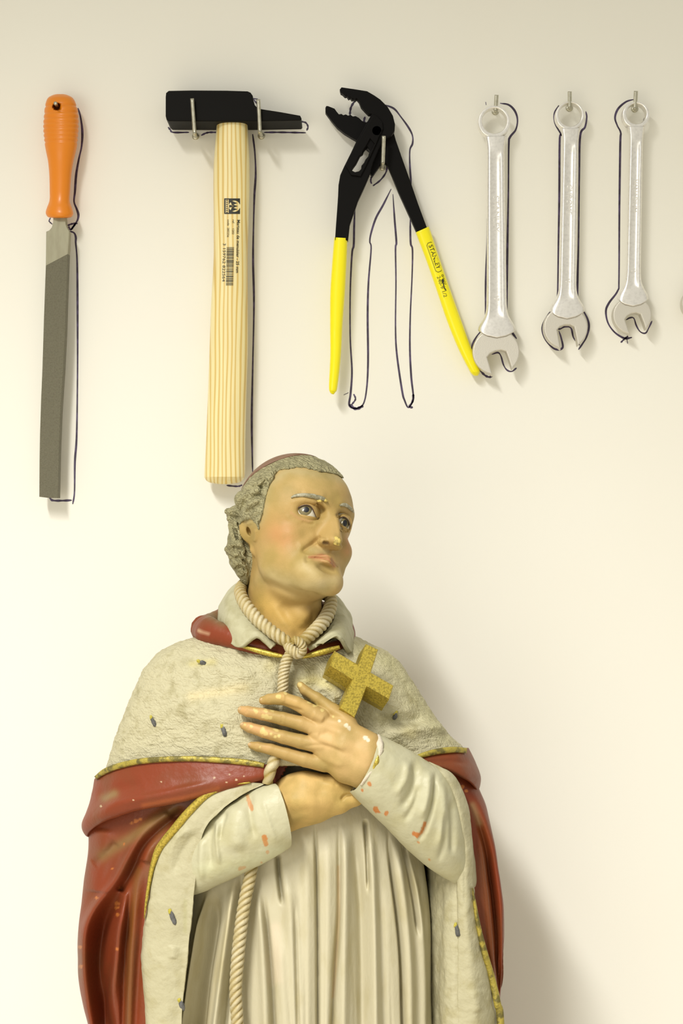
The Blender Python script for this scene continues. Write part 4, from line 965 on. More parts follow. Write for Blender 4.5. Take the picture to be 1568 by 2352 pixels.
# ------------------------------------------------------------------ signed-distance modelling
class Field:
    def __init__(s, lo, hi, h):
        s.lo = np.array(lo, float); s.h = h
        s.n = np.ceil((np.array(hi, float) - s.lo) / h).astype(int) + 1
        ax = [s.lo[i] + np.arange(s.n[i]) * h for i in range(3)]
        s.ax = ax
        s.F = np.full(s.n, 1e3, np.float32)
        s.warp = None
    def sub(s, lo, hi):
        i0 = np.maximum(np.floor((np.array(lo) - s.lo) / s.h).astype(int), 0); i1 = np.minimum(np.ceil((np.array(hi) - s.lo) / s.h).astype(int) + 1, s.n)
        sl = tuple(slice(a, b) for a, b in zip(i0, i1))
        X = [s.ax[k][sl[k]].astype(np.float32).reshape([-1 if q == k else 1 for q in range(3)]) for k in range(3)]
        return sl, X
    def comb(s, sl, d, k, op):
        A = s.F[sl]
        if op == 'sub':
            d = -d
            if k: h_ = np.maximum(k - np.abs(A - d), 0) / k; s.F[sl] = np.maximum(A, d) + h_ * h_ * k * .25
            else: s.F[sl] = np.maximum(A, d)
        else:
            if k: h_ = np.maximum(k - np.abs(A - d), 0) / k; s.F[sl] = np.minimum(A, d) - h_ * h_ * k * .25
            else: s.F[sl] = np.minimum(A, d)
    def ell(s, c, r, k=6, op='add', rot=0, R=None):
        c = np.array(c, float); r = np.array(r, float) if np.ndim(r) else np.full(3, float(r)); m = r.max() + k + s.h * 3
        sl, X = s.sub(c - m, c + m)
        x, y, z = X[0] - c[0], X[1] - c[1], X[2] - c[2]
        if rot: cc, ss = math.cos(rot), math.sin(rot); x, y = x * cc + y * ss, -x * ss + y * cc
        if R is not None: x, y, z = (R[0, 0] * x + R[0, 1] * y + R[0, 2] * z), (R[1, 0] * x + R[1, 1] * y + R[1, 2] * z), (R[2, 0] * x + R[2, 1] * y + R[2, 2] * z)
        q = np.sqrt((x / r[0]) ** 2 + (y / r[1]) ** 2 + (z / r[2]) ** 2)
        q2 = np.sqrt((x / r[0] ** 2) ** 2 + (y / r[1] ** 2) ** 2 + (z / r[2] ** 2) ** 2)
        s.comb(sl, q * (q - 1) / np.maximum(q2, 1e-5), k, op)
    def cap(s, a, b, ra, rb, k=6, op='add'):
        a = np.array(a, float); b = np.array(b, float); m = max(ra, rb) + k + s.h * 3
        sl, X = s.sub(np.minimum(a, b) - m, np.maximum(a, b) + m)
        d = b - a; L2 = (d ** 2).sum()
        px, py, pz = X[0] - a[0], X[1] - a[1], X[2] - a[2]
        t = np.clip((px * d[0] + py * d[1] + pz * d[2]) / L2, 0, 1)
        q = np.sqrt((px - t * d[0]) ** 2 + (py - t * d[1]) ** 2 + (pz - t * d[2]) ** 2) - (ra + (rb - ra) * t)
        s.comb(sl, q, k, op)
    def chain(s, pts, k=6, kk=None, op='add'):
        pts = [np.array(q, float) for q in pts]
        for a, b in zip(pts[:-1], pts[1:]): s.cap(a[:3], b[:3], a[3], b[3], k, op)
    def mesh(s, smooth=2):
        F = s.F; nx, ny, nz = F.shape; ins = F < 0
        cnt = np.zeros((nx - 1, ny - 1, nz - 1), np.float32); acc = [np.zeros_like(cnt) for _ in range(3)]
        offs = [(0, 0, 0), (1, 0, 0), (0, 1, 0), (1, 1, 0), (0, 0, 1), (1, 0, 1), (0, 1, 1), (1, 1, 1)]
        c = lambda A, o: A[o[0]:o[0] + nx - 1, o[1]:o[1] + ny - 1, o[2]:o[2] + nz - 1]
        al = c(ins, offs[0]).copy(); an = c(ins, offs[0]).copy()
        for o in offs[1:]: al &= c(ins, o); an |= c(ins, o)
        act = np.argwhere(an & ~al)
        val = np.stack([F[act[:, 0] + o[0], act[:, 1] + o[1], act[:, 2] + o[2]] for o in offs], 1)
        ct = np.zeros(len(act)); ac = np.zeros((len(act), 3))
        for i, oa in enumerate(offs):
            for j in range(i + 1, 8):
                ob = offs[j]
                if sum(abs(oa[q] - ob[q]) for q in range(3)) != 1: continue
                va, vb = val[:, i], val[:, j]; m = (va < 0) != (vb < 0)
                t = np.where(m, va / np.where(m, va - vb, 1), 0)
                pnt = np.array(oa)[None] + t[:, None] * (np.array(ob) - np.array(oa))[None]
                ac += pnt * m[:, None]; ct += m
        V = s.lo + (act + ac / np.maximum(ct, 1)[:, None]) * s.h
        idx = -np.ones((nx - 1, ny - 1, nz - 1), np.int64); idx[act[:, 0], act[:, 1], act[:, 2]] = np.arange(len(act))
        Fs = []
        for ax in range(3):
            o1 = [0, 0, 0]; o1[ax] = 1
            A = ins[:nx - o1[0], :ny - o1[1], :nz - o1[2]]; Bq = ins[o1[0]:, o1[1]:, o1[2]:]
            e = np.argwhere(A != Bq)
            u, v = [q for q in range(3) if q != ax]
            ok = (e[:, u] > 0) & (e[:, v] > 0) & (e[:, u] < s.n[u] - 1) & (e[:, v] < s.n[v] - 1); e = e[ok]
            fl = ins[e[:, 0], e[:, 1], e[:, 2]]
            du = np.zeros(3, int); du[u] = 1; dv = np.zeros(3, int); dv[v] = 1
            g = lambda q: idx[q[:, 0], q[:, 1], q[:, 2]]
            Q = np.stack([g(e - du - dv), g(e - dv), g(e), g(e - du)], 1)
            fl = fl if ax != 1 else ~fl
            Q[fl] = Q[fl][:, ::-1]; Fs.append(Q)
        Fq = np.concatenate(Fs); Fq = Fq[(Fq >= 0).all(1)]
        lab = np.arange(len(V))
        for _ in range(400):
            m = np.minimum.reduce([lab[Fq[:, q]] for q in range(4)]); nl = lab.copy()
            for q in range(4): np.minimum.at(nl, Fq[:, q], m)
            nl = np.minimum(nl, nl[nl])
            if (nl == lab).all(): break
            lab = nl
        big = np.bincount(lab).argmax(); kp = lab == big; mp = np.cumsum(kp) - 1
        Fq = mp[Fq[kp[Fq].all(1)]]; V = V[kp]
        for it in range(smooth):
            sm = np.zeros_like(V); n_ = np.zeros(len(V))
            for a, b in ((0, 1), (1, 2), (2, 3), (3, 0)):
                np.add.at(sm, Fq[:, a], V[Fq[:, b]]); np.add.at(n_, Fq[:, a], 1); np.add.at(sm, Fq[:, b], V[Fq[:, a]]); np.add.at(n_, Fq[:, b], 1)
            V = V + (.55 if it % 2 == 0 else .3) * (sm / np.maximum(n_, 1)[:, None] - V)
        fn = np.cross(V[Fq[:, 2]] - V[Fq[:, 0]], V[Fq[:, 3]] - V[Fq[:, 1]])
        N = np.zeros_like(V)
        for a in range(4): np.add.at(N, Fq[:, a], fn)
        N /= np.maximum(np.linalg.norm(N, axis=1, keepdims=True), 1e-9)
        top = N[np.argsort(-V[:, 2])[:50], 2].mean()
        if top < 0: N = -N
        return V, Fq, N

SK = (.425, .285, .098)
# ---- hands (one surface each)
def Bd(p4): return [(x, y, float(B(d)), r) for x, y, d, r in p4]
f_ = Field((525, 1545, B(140)), (900, 1850, B(262)), 2.0)
pal = [[(735, 1658, 200, 19), (790, 1672, 206, 22), (850, 1705, 214, 24)], [(728, 1690, 200, 19), (790, 1710, 210, 25), (850, 1740, 214, 30)], [(735, 1722, 198, 18), (790, 1748, 206, 26), (845, 1768, 210, 30)],
       [(745, 1752, 192, 15), (790, 1774, 200, 21), (830, 1790, 204, 24)]]
for c_ in pal: f_.chain(Bd(c_), 16)
f_.cap((846, 1733, B(205)), (895, 1765, B(178)), 38, 34, 14); f_.cap((832, 1762, B(202)), (875, 1790, B(176)), 36, 34, 14)
fing = [[(604, 1609, 184, 10), (618, 1606, 190, 12.5), (650, 1604, 202, 15), (682, 1616, 206, 16), (738, 1648, 204, 20)],
        [(555, 1631, 182, 10), (569, 1634, 186, 12.5), (602, 1640, 192, 14), (650, 1651, 198, 15.5), (692, 1662, 202, 17), (740, 1678, 203, 19)],
        [(560, 1667, 180, 9.5), (573, 1671, 184, 12), (606, 1681, 190, 14), (650, 1693, 196, 15.5), (690, 1703, 199, 17), (740, 1714, 202, 19)],
        [(578, 1712, 178, 9), (592, 1715, 182, 11.5), (622, 1721, 186, 13), (658, 1732, 190, 14.5), (700, 1745, 193, 17), (745, 1756, 194, 18)]]
for c_ in fing:
    g_ = Field(f_.lo, f_.lo + (f_.n - 1) * f_.h, f_.h); g_.chain(Bd(c_), 3)
    h_ = np.maximum(3 - np.abs(f_.F - g_.F), 0) / 3
    f_.F = np.minimum(f_.F, g_.F) - h_ * h_ * .5
f_.chain(Bd([(690, 1574, 176, 9), (700, 1586, 180, 11), (728, 1604, 186, 13), (765, 1632, 194, 16), (800, 1662, 204, 20)]), 5)
V, F, N = f_.mesh(3)
for s_ in [([(640, 1618), (700, 1634)], 4, -3), ([(600, 1655), (690, 1682)], 3, -1.5), ([(600, 1628), (603, 1652)], 2.5, -1.2), ([(648, 1640), (646, 1664)], 3, -1.2), ([(652, 1592), (650, 1614)], 3, 1.2), ([(604, 1668), (600, 1694)], 2.5, -1.2),
           ([(725, 1662), (790, 1690)], 7, 2.6), ([(720, 1695), (800, 1722)], 7, 2.2), ([(720, 1735), (790, 1762)], 7, 2.0), ([(715, 1640), (745, 1655)], 9, 3.0), ([(705, 1680), (735, 1690)], 8, 2.2), ([(735, 1620), (790, 1645), (830, 1675)], 6, 1.8),
           ([(568, 1628), (564, 1640)], 2, -1.1), ([(574, 1664), (569, 1677)], 2, -1.1), ([(590, 1708), (587, 1720)], 2, -1.0), ([(618, 1602), (617, 1614)], 2, -1.0), ([(690, 1715), (745, 1712), (800, 1735)], 4, -1.5)]:
    stroke(V, N, *s_)
YC = (.64, .51, .20); NB = (.56, .33, .14)
C = rgbmix(SK, V, [([(556, 1630), (600, 1640)], 16, NB, .7), ([(560, 1666), (610, 1682)], 15, NB, .8), ([(580, 1712), (610, 1718)], 10, NB, .5), ([(650, 1602), (700, 1622)], 12, (.56, .36, .12), .5),
                   ([(750, 1690), (830, 1750)], 50, (.62, .42, .19), .7)] +
           [([q], r_ * 1.05, YC, .9, 1) for q, r_ in [((588, 1634), 4.5), ((584, 1630), 3), ((610, 1632), 5), ((612, 1646), 6), ((604, 1644), 4.5), ((620, 1648), 4), ((626, 1630), 3.5), ((603, 1672), 4), ((602, 1680), 5), ((610, 1686), 5), ((622, 1686), 3.5), ((635, 1675), 5), ((640, 1690), 5), ((632, 1692), 4), ((577, 1668), 3.5), ((562, 1664), 3.5), ((597, 1716), 3),
                                             ((640, 1600), 6), ((655, 1592), 4), ((710, 1610), 5), ((725, 1618), 6), ((740, 1630), 4), ((688, 1572), 6), ((765, 1646), 4)]] +
           [([q], r_ * 1.1, (.70, .64, .48), .95, 1) for q, r_ in [((795, 1666), 5), ((802, 1672), 5), ((779, 1656), 3), ((838, 1694), 5), ((845, 1700), 4), ((627, 1622), 3)]])
HU = mesh_obj('hand', V, F, M['skin'], ST, colors=C, recalc=False, label='upper hand spread over the chest')
# fingernails
for x, y, d, rx, ry, ro in [(549, 1629, 189, 6, 4.6, .2), (554, 1664, 186, 6, 4.4, .25), (571, 1710, 184, 5.4, 4.0, .15), (599, 1607, 191, 5.5, 4, .1)]:
    blob('fingernail', (x + 3, y, float(B(d)) + 2.2), rx, ry, 1.6, M['nail'], 3, .08, rot=ro, parent=HU)
f_ = Field((560, 1735, B(70)), (880, 1940, B(225)), 2.4)
f_.ell((700, 1832, B(140)), (78, 60, 40), 12, rot=.1); f_.cap((600, 1880, B(130)), (700, 1838, B(140)), 54, 56, 14)
for c_ in [[(700, 1800, 158, 26), (760, 1806, 160, 24), (815, 1822, 150, 20)], [(690, 1850, 152, 34), (750, 1838, 158, 28), (810, 1832, 148, 20)], [(735, 1866, 148, 17), (780, 1850, 160, 16), (815, 1834, 166, 13), (850, 1822, 160, 11)]]: f_.chain(Bd(c_), 14)
V, F, N = f_.mesh(3)
for s_ in [([(782, 1840), (792, 1827), (812, 1822)], 3.5, -6), ([(650, 1830), (700, 1845), (760, 1835)], 16, 3), ([(740, 1785), (780, 1800)], 8, -3), ([(660, 1870), (720, 1860)], 12, -2)]: stroke(V, N, *s_)
C = rgbmix((.56, .38, .125), V, [([(690, 1790), (730, 1830)], 40, (.62, .42, .17), .5)])
mesh_obj('hand', V, F, M['skin'], ST, colors=C, recalc=False, label='lower hand half hidden under the upper sleeve')

# ---- head and neck
WH = float(B(40))
yaw, pit, rol = math.radians(30), math.radians(-30), math.radians(-20)
def Rm(y, p_, r):
    cy, sy, cp, sp, c_, s_ = math.cos(y), math.sin(y), math.cos(p_), math.sin(p_), math.cos(r), math.sin(r)
    return np.array([[c_, -s_, 0], [s_, c_, 0], [0, 0, 1]]) @ np.array([[cy, 0, sy], [0, 1, 0], [-sy, 0, cy]]) @ np.array([[1, 0, 0], [0, cp, -sp], [0, sp, cp]])
RR = Rm(yaw, pit, rol); SCL = 1.325; KL = np.array([1.15, 1, 1.2]); T0 = np.array([687.2, 1229.7, WH])
def l2i(q):
    v = SCL * (np.asarray(q, float) * KL) @ RR.T
    return np.stack([T0[0] + v[..., 0], T0[1] - v[..., 1], T0[2] + KS * v[..., 2]], -1)
LM = {'eyeRo': (-47, 0, 58), 'eyeRi': (-16, -3, 68), 'eyeLi': (16, -3, 68), 'eyeLo': (47, 0, 58), 'nasion': (0, 6, 84), 'tip': (0, -50, 108), 'base': (0, -64, 90), 'wing': (-18, -56, 84),
      'mR': (-27, -93, 74), 'lip': (0, -88, 94), 'mL': (27, -93, 74), 'chin': (0, -140, 88), 'chinb': (0, -158, 74), 'ear': (-76, -35, -12), 'browRo': (-54, 24, 60), 'browRi': (-13, 20, 84), 'browLo': (54, 24, 60)}
IM = {'eyeRo': (671, 1176), 'eyeRi': (727, 1188), 'eyeLi': (779, 1193), 'eyeLo': (804, 1213), 'nasion': (765, 1172), 'tip': (778, 1240), 'base': (762, 1262), 'wing': (732, 1242), 'mR': (708, 1280), 'lip': (757, 1278), 'mL': (774, 1303),
      'chin': (765, 1340), 'chinb': (750, 1366), 'ear': (566, 1235), 'browRo': (668, 1140), 'browRi': (750, 1150), 'browLo': (812, 1176)}
A_ = np.array([l2i(LM[k]) for k in LM]); Bt = A_.copy(); Bt[:, :2] = [IM[k] for k in LM]
# smooth displacement field image -> model
sig = 60.0
K_ = np.exp(-((Bt[:, None] - Bt[None]) ** 2).sum(-1) / (2 * sig ** 2)); Wt = np.linalg.solve(K_ + .06 * np.eye(len(K_)), A_ - Bt)
h_ = 2.0
fd = Field((515, 1030, WH - 160), (835, 1520, WH + 165), h_)
Gx, Gy, Gz = np.meshgrid(*fd.ax, indexing='ij'); PT = np.stack([Gx, Gy, Gz], -1).astype(np.float32)
del Gx, Gy, Gz
# displacement on a coarse lattice, then linear interpolation
def warp_disp(Q):
    k = np.exp(-((Q[:, None] - Bt[None]) ** 2).sum(-1) / (2 * sig ** 2)); return k @ Wt
cs = 6
cax = [a[::cs] if (len(a) - 1) % cs == 0 else np.r_[a[::cs], a[-1] + h_ * cs] for a in fd.ax]
cg = np.stack(np.meshgrid(*cax, indexing='ij'), -1); cd = warp_disp(cg.reshape(-1, 3)).reshape(cg.shape).astype(np.float32)
def up(A, ax, n):
    t = np.arange(n) / cs; i = np.minimum(t.astype(int), A.shape[ax] - 2); f = (t - i).astype(np.float32)
    sh = [1] * A.ndim; sh[ax] = n; f = f.reshape(sh)
    return np.take(A, i, ax) * (1 - f) + np.take(A, i + 1, ax) * f
for a in range(3): cd = up(cd, a, fd.n[a])
Q = PT + cd; Q -= T0.astype(np.float32); Q[..., 1] *= -1; Q[..., 2] /= KS
Lc = (Q @ RR.astype(np.float32)) / (SCL * KL.astype(np.float32))
del Q, cd
SX = 1.45 * .95
class Loc:
    """primitives in head space (x to the statue's left, y up, z forward)"""
    def __init__(s, F): s.F = F
    def _bb(s, lo, hi):
        c = np.array([[(lo, hi)[i][0], (lo, hi)[j][1], (lo, hi)[k][2]] for i in (0, 1) for j in (0, 1) for k in (0, 1)])
        I = l2i(c); return I.min(0) - 26, I.max(0) + 26
    def _go(s, lo, hi, fn, k, op):
        a, b = s._bb(np.array(lo, float), np.array(hi, float)); sl, X = fd.sub(a, b)
        L_ = Lc[sl]; fd.comb(sl, (fn(L_[..., 0], L_[..., 1], L_[..., 2]) * SX).astype(np.float32), k * SX, op)
    def ell(s, c, r, k=6, op='add'):
        c = np.array(c, float); r = np.array(r, float) if np.ndim(r) else np.full(3, float(r))
        def fn(x, y, z):
            x, y, z = x - c[0], y - c[1], z - c[2]
            q = np.sqrt((x / r[0]) ** 2 + (y / r[1]) ** 2 + (z / r[2]) ** 2); q2 = np.sqrt((x / r[0] ** 2) ** 2 + (y / r[1] ** 2) ** 2 + (z / r[2] ** 2) ** 2)
            return q * (q - 1) / np.maximum(q2, 1e-5)
        s._go(c - r - k, c + r + k, fn, k, op)
    def cap(s, a, b, ra, rb, k=6, op='add'):
        a = np.array(a, float); b = np.array(b, float); d = b - a; L2 = (d ** 2).sum(); m = max(ra, rb) + k
        def fn(x, y, z):
            x, y, z = x - a[0], y - a[1], z - a[2]; t = np.clip((x * d[0] + y * d[1] + z * d[2]) / L2, 0, 1)
            return np.sqrt((x - t * d[0]) ** 2 + (y - t * d[1]) ** 2 + (z - t * d[2]) ** 2) - (ra + (rb - ra) * t)
        s._go(np.minimum(a, b) - m, np.maximum(a, b) + m, fn, k, op)
    def both(s, f, a, *r, **k):
        for q in (-1, 1):
            m = lambda v: (v[0] * q, v[1], v[2])
            if f == 'cap': s.cap(m(a), m(r[0]), *r[1:], **k)
            else: s.ell(m(a), *r, **k)
H = Loc(fd)
fd.ell((680, 1180, WH - 8), (131, 134, 140 * KS), 0)                      # skull
H.ell((0, -42, 8), (61, 96, 62), 14)                                      # face mass
H.ell((0, 40, 14), (60, 62, 60), 18)                                      # forehead
H.both('ell', (43, -80, 8), 17, k=22)                                     # jaw angle
H.both('cap', (42, -86, 14), (15, -128, 58), 14, 15, k=20)
H.both('ell', (36, -66, 34), (22, 34, 24), k=24)
H.both('ell', (43, -38, 40), (20, 20, 22), k=16)                          # cheekbone
H.ell((0, -86, 53), (30, 30, 23), 22)                                     # muzzle
H.cap((-10, -130, 68), (10, -130, 68), 15.5, 15.5, 16)
H.both('ell', (22, -112, 60), (17, 20, 17), k=22)                        # chin
H.both('cap', (12, 19, 72), (46, 22, 52), 10, 9, k=12)                    # brow ridge
H.both('ell', (30, -2, 79), (20, 11, 14), k=9, op='sub')                # eye socket
H.cap((0, 10, 74), (0, -40, 95), 6.5, 8.5, 8)                             # nose bridge
H.cap((0, -6, 68), (0, -48, 82), 10, 15, 10)                              # nose body
H.ell((0, -49, 99), (9.5, 9, 9), 6)                                       # nose tip
H.both('ell', (12.5, -54, 85), (7, 7, 9), k=4)                            # wings
H.both('ell', (7.2, -62, 92), (4, 3.2, 5.5), k=2, op='sub')               # nostrils
H.cap((0, -64, 86), (0, -78, 84), 4, 4, 6, op='sub')                      # philtrum
H.both('cap', (3, -84.5, 86), (25, -92, 71), 4.0, 2.2, k=7)               # upper lip
H.both('cap', (0, -97, 84.5), (20, -95, 72), 4.6, 2.6, k=8)                   # lower lip
H.both('cap', (0, -90.5, 94.5), (26, -93, 75), 1.5, 1.0, k=2.5, op='sub')     # mouth line
H.ell((0, -111, 85), (14, 6, 7), 10, op='sub')                             # below the lip
# neck, ear in picture space
fd.cap((655, 1300, WH - 35), (652, 1500, WH - 22), 84, 88, 22)
fd.cap((610, 1330, WH + 18), (660, 1470, WH + 44), 15, 13, 26); fd.cap((720, 1400, WH + 22), (690, 1475, WH + 40), 16, 10, 22)
fd.ell((690, 1415, WH + 52), (24, 22, 16), 18)
fd.ell((569, 1222, WH + 24), (17, 30, 12), 6, rot=-.45); fd.ell((584, 1262, WH + 30), (10, 15, 8), 6, rot=-.2)
fd.ell((574, 1219, WH + 38), (8, 12, 12), 3, op='sub', rot=-.2)
V, F, N = fd.mesh(3)
del PT
for s_ in [([(737, 1230), (722, 1246), (704, 1258), (688, 1270)], 4.5, -5.5), ([(709, 1280), (735, 1281.5), (754, 1286), (768, 1301)], 1.8, -2.6), ([(770, 1180), (776, 1210), (780, 1235)], 4, 2), ([(728, 1224), (705, 1242), (680, 1256)], 10, 3.0),            # nasolabial fold
           ([(735, 1228), (729, 1240), (734, 1252)], 2.4, -2.2),
           ([(708, 1276), (704, 1284), (708, 1292)], 5, -2.5), ([(700, 1268), (694, 1284), (698, 1300)], 8, 2.0),
           ([(655, 1180), (668, 1196), (690, 1205)], 5, 1.0), ([(690, 1198), (712, 1204), (726, 1200)], 4, -1.8),
           ([(600, 1330), (640, 1350), (700, 1372), (740, 1378)], 9, -3), ([(595, 1290), (620, 1325), (680, 1352), (730, 1364)], 10, 2.5),
           ([(556, 1208), (553, 1228), (566, 1254), (580, 1270)], 3.5, 2.2), ([(566, 1205), (580, 1200)], 3, 2), ([(588, 1214), (588, 1236), (582, 1246)], 4, 3),
           ([(757, 1262), (757, 1272)], 3, -1.5), ([(741, 1246), (748, 1247), (755, 1249)], 3.6, -7), ([(660, 1155), (700, 1148), (735, 1158)], 6, 2.2), ([(722, 1160), (734, 1168), (741, 1180)], 8, -8), ([(775, 1178), (779, 1188)], 5, -4), ([(690, 1132), (725, 1137), (750, 1145)], 9, 3),
           ([(640, 1385), (690, 1440)], 12, -2), ([(735, 1392), (700, 1440)], 9, -2.5), ([(620, 1380), (655, 1430), (680, 1462)], 9, 2.5)]:
    stroke(V, N, *s_)
V += N * (noise(V, 30, 2) * .8)[:, None]
LIP = (.42, .15, .075); BL = (.50, .235, .095); STB = (.50, .43, .22)
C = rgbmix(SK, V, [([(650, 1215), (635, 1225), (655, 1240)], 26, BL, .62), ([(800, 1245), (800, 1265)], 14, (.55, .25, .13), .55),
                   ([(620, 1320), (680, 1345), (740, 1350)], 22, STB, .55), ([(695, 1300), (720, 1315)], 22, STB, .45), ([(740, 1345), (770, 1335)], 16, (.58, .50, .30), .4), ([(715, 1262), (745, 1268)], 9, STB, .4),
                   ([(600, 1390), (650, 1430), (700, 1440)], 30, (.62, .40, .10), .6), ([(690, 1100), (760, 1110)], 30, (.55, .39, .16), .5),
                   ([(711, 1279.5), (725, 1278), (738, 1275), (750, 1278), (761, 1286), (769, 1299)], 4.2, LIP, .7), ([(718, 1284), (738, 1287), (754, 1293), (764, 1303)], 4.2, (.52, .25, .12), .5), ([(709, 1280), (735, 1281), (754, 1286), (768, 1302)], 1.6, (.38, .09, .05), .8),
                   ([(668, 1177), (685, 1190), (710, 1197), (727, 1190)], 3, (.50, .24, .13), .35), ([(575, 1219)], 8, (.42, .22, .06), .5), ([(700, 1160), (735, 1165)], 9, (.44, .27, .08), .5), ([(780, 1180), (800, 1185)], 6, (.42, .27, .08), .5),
                   ([(743, 1246.5), (754, 1248.5)], 3.6, (.10, .045, .015), .85), ([(728, 1189)], 2.6, (.62, .13, .07), .9), ([(724, 1158), (734, 1165), (742, 1172)], 7, (.24, .14, .04), .5), ([(777, 1177), (786, 1180), (797, 1182)], 5, (.24, .14, .04), .5), ([(560, 1190), (590, 1200), (600, 1180), (620, 1110), (660, 1080), (740, 1088), (790, 1100)], 12, (.40, .34, .17), .6)])  # socket strokes (brown makeup) and nostril spot paint shade into the skin colour
HEAD = V
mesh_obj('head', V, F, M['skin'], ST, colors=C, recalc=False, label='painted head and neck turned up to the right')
# damaged nose tip with bare patch
blob('nose_chip', (774, 1244, WH + 0.0 + max(0, float(V[(np.abs(V[:, 0] - 772) < 6) & (np.abs(V[:, 1] - 1244) < 6), 2].max() - WH) - 4)), 11, 10, 6, M['chipgold'], 4, .45, label='chipped nose tip')
def dH(x, y, r=4):
    m = (np.abs(V[:, 0] - x) < r) & (np.abs(V[:, 1] - y) < r); return V[m, 2].max() if m.any() else WH

# ---- eyes with lids
def eye_set(ctr, r, up, lo, crease, locrease, iris, pupil, glint):
    cw = ctr[2]
    def surf(x, y, rr=0):
        q = (r + rr) ** 2 - (np.asarray(x) - ctr[0]) ** 2 - (np.asarray(y) - ctr[1]) ** 2
        return cw + KS * np.sqrt(np.maximum(q, 9.0))
    u = np.linspace(0, np.pi, 40); v = np.linspace(0, 2 * np.pi, 60, endpoint=False)
    G = np.stack([ctr[0] + r * np.sin(u)[:, None] * np.cos(v), ctr[1] + r * np.sin(u)[:, None] * np.sin(v), cw + KS * r * np.cos(u)[:, None] + 0 * v], -1)
    e = grid_obj('eye', G, M['eye'], ST, closed=True)
    def disc(name, c, rx, ry, lift, m, rot=0):
        rr = np.linspace(.02, 1, 12); a = np.linspace(0, 2 * np.pi, 40, endpoint=False)
        x0 = rx * rr[:, None] * np.cos(a); y0 = ry * rr[:, None] * np.sin(a)
        x = c[0] + x0 * math.cos(rot) - y0 * math.sin(rot); y = c[1] + x0 * math.sin(rot) + y0 * math.cos(rot)
        x = ctr[0] + np.clip(x - ctr[0], -r * .97, r * .97)
        return grid_obj(name, np.stack([x, y, surf(x, y, lift) - (rr[:, None] ** 6) * .5], -1), m, e, closed=True)
    disc('iris', iris[:2], iris[2], iris[3], .7, M['iris']); disc('iris_rim', iris[:2], iris[2] * 1.07, iris[3] * 1.07, .45, M['pupil'])
    disc('pupil', pupil[:2], pupil[2], pupil[3], 1.1, M['pupil']); disc('glint', glint[:2], glint[2], glint[3], 1.5, M['catch'], rot=.5)
    def lid(name, edge, cre, hgt, label, dark=1):
        n = 60
        E_ = cr(np.array(edge, float), n); Cq = cr(np.array(cre, float), n)
        rows = []
        for t, lift in ((-.55, None), (0, 1.6), (.35, hgt * .7), (.70, hgt), (.90, hgt * .95), (1.0, hgt * .3), (.97, -2.5)):
            Q = Cq + (E_ - Cq) * t
            w_ = surf(Q[:, 0], Q[:, 1], lift) if lift is not None else np.maximum(np.array([dH(a, b, 3) - 4 for a, b in Q]), surf(Q[:, 0], Q[:, 1], .8))
            rows.append(np.c_[Q, w_])
        G = cr(np.array(rows), 36)
        base = rgbmix(SK, G.reshape(-1, 3), [])
        s_ = np.repeat(np.linspace(0, 1, 36), n); rim = dark * np.exp(-((s_ - .74) / .13) ** 2)[:, None]
        base = base * (1 - .85 * rim) + np.array((.12, .05, .02)) * .85 * rim
        grid_obj(name, G, M['skin'], ST, colors=base, label=label)
    U = cr(np.array(up, float), 30); tube('lash_line', np.c_[U, surf(U[:, 0], U[:, 1], 3.2)], [.5, 1.3, 1.6, 1.6, 1.2, .5], M['lash'], e, sides=8)
    lid('eyelid', up, crease, 3.8, 'upper lid'); lid('eyelid', lo, locrease, 1.6, 'lower lid', 0)
e1 = (dH(664, 1180) + dH(732, 1192)) / 2
eye_set((700, 1179, e1 - 34 * KS + 3), 34, [(670, 1177.5), (684, 1167), (696, 1161), (708, 1161), (716, 1167), (721, 1177), (726, 1188.5)], [(670, 1177), (683, 1179.5), (699, 1183), (713, 1185.5), (726, 1188.5)],
        [(660, 1176), (676, 1162), (693, 1153), (711, 1153), (724, 1162), (730, 1176), (733, 1189)], [(662, 1181), (680, 1190), (699, 1195), (716, 1197), (732, 1192)], (700.5, 1169.5, 15, 14.5), (703, 1170.5, 7.2, 6.8), (696, 1171.5, 1.8, 3.0))
e2 = (dH(779, 1200) + dH(806, 1200)) / 2
eye_set((776, 1200, e2 - 27 * KS - 2), 27, [(778, 1192), (784, 1188), (791, 1188), (799, 1195), (803, 1206), (802, 1218)], [(778, 1192), (781, 1200), (787, 1207), (795, 1211.5), (802, 1217)],
        [(775, 1190), (783, 1183.5), (793, 1183), (802, 1190), (806, 1203), (804, 1219)], [(776, 1198), (779, 1208), (786, 1216), (795, 1219), (802, 1221)], (791, 1202, 9.5, 13), (792, 1201.5, 5, 7.5), (785, 1200, 1.8, 3))

# ---- eyebrows
def brow(pts, rad):
    P3 = [(x, y, dH(x, y, 3) + 1.5) for x, y in pts]
    tube('eyebrow', P3, rad, M['brow'], ST, sides=14, squash=.7, lump=.35)
brow([(668, 1143), (676, 1139), (690, 1137), (706, 1138), (722, 1140), (736, 1144), (749, 1149)], [1.2, 2.6, 3.8, 4.4, 4.8, 4.8, 3.2])
brow([(780, 1161), (788, 1159), (797, 1162), (806, 1169), (812, 1177)], [1.8, 3.6, 4.2, 3.8, 1.8])
blob('brow_chip', (733, 1150.5, dH(733, 1150) + 1), 6, 3, 2, M['chipgold'], 2, .5, rot=.3); blob('brow_chip', (748, 1150, dH(748, 1150) + 3), 4, 4, 2.2, M['chipgold'], 5, .5)

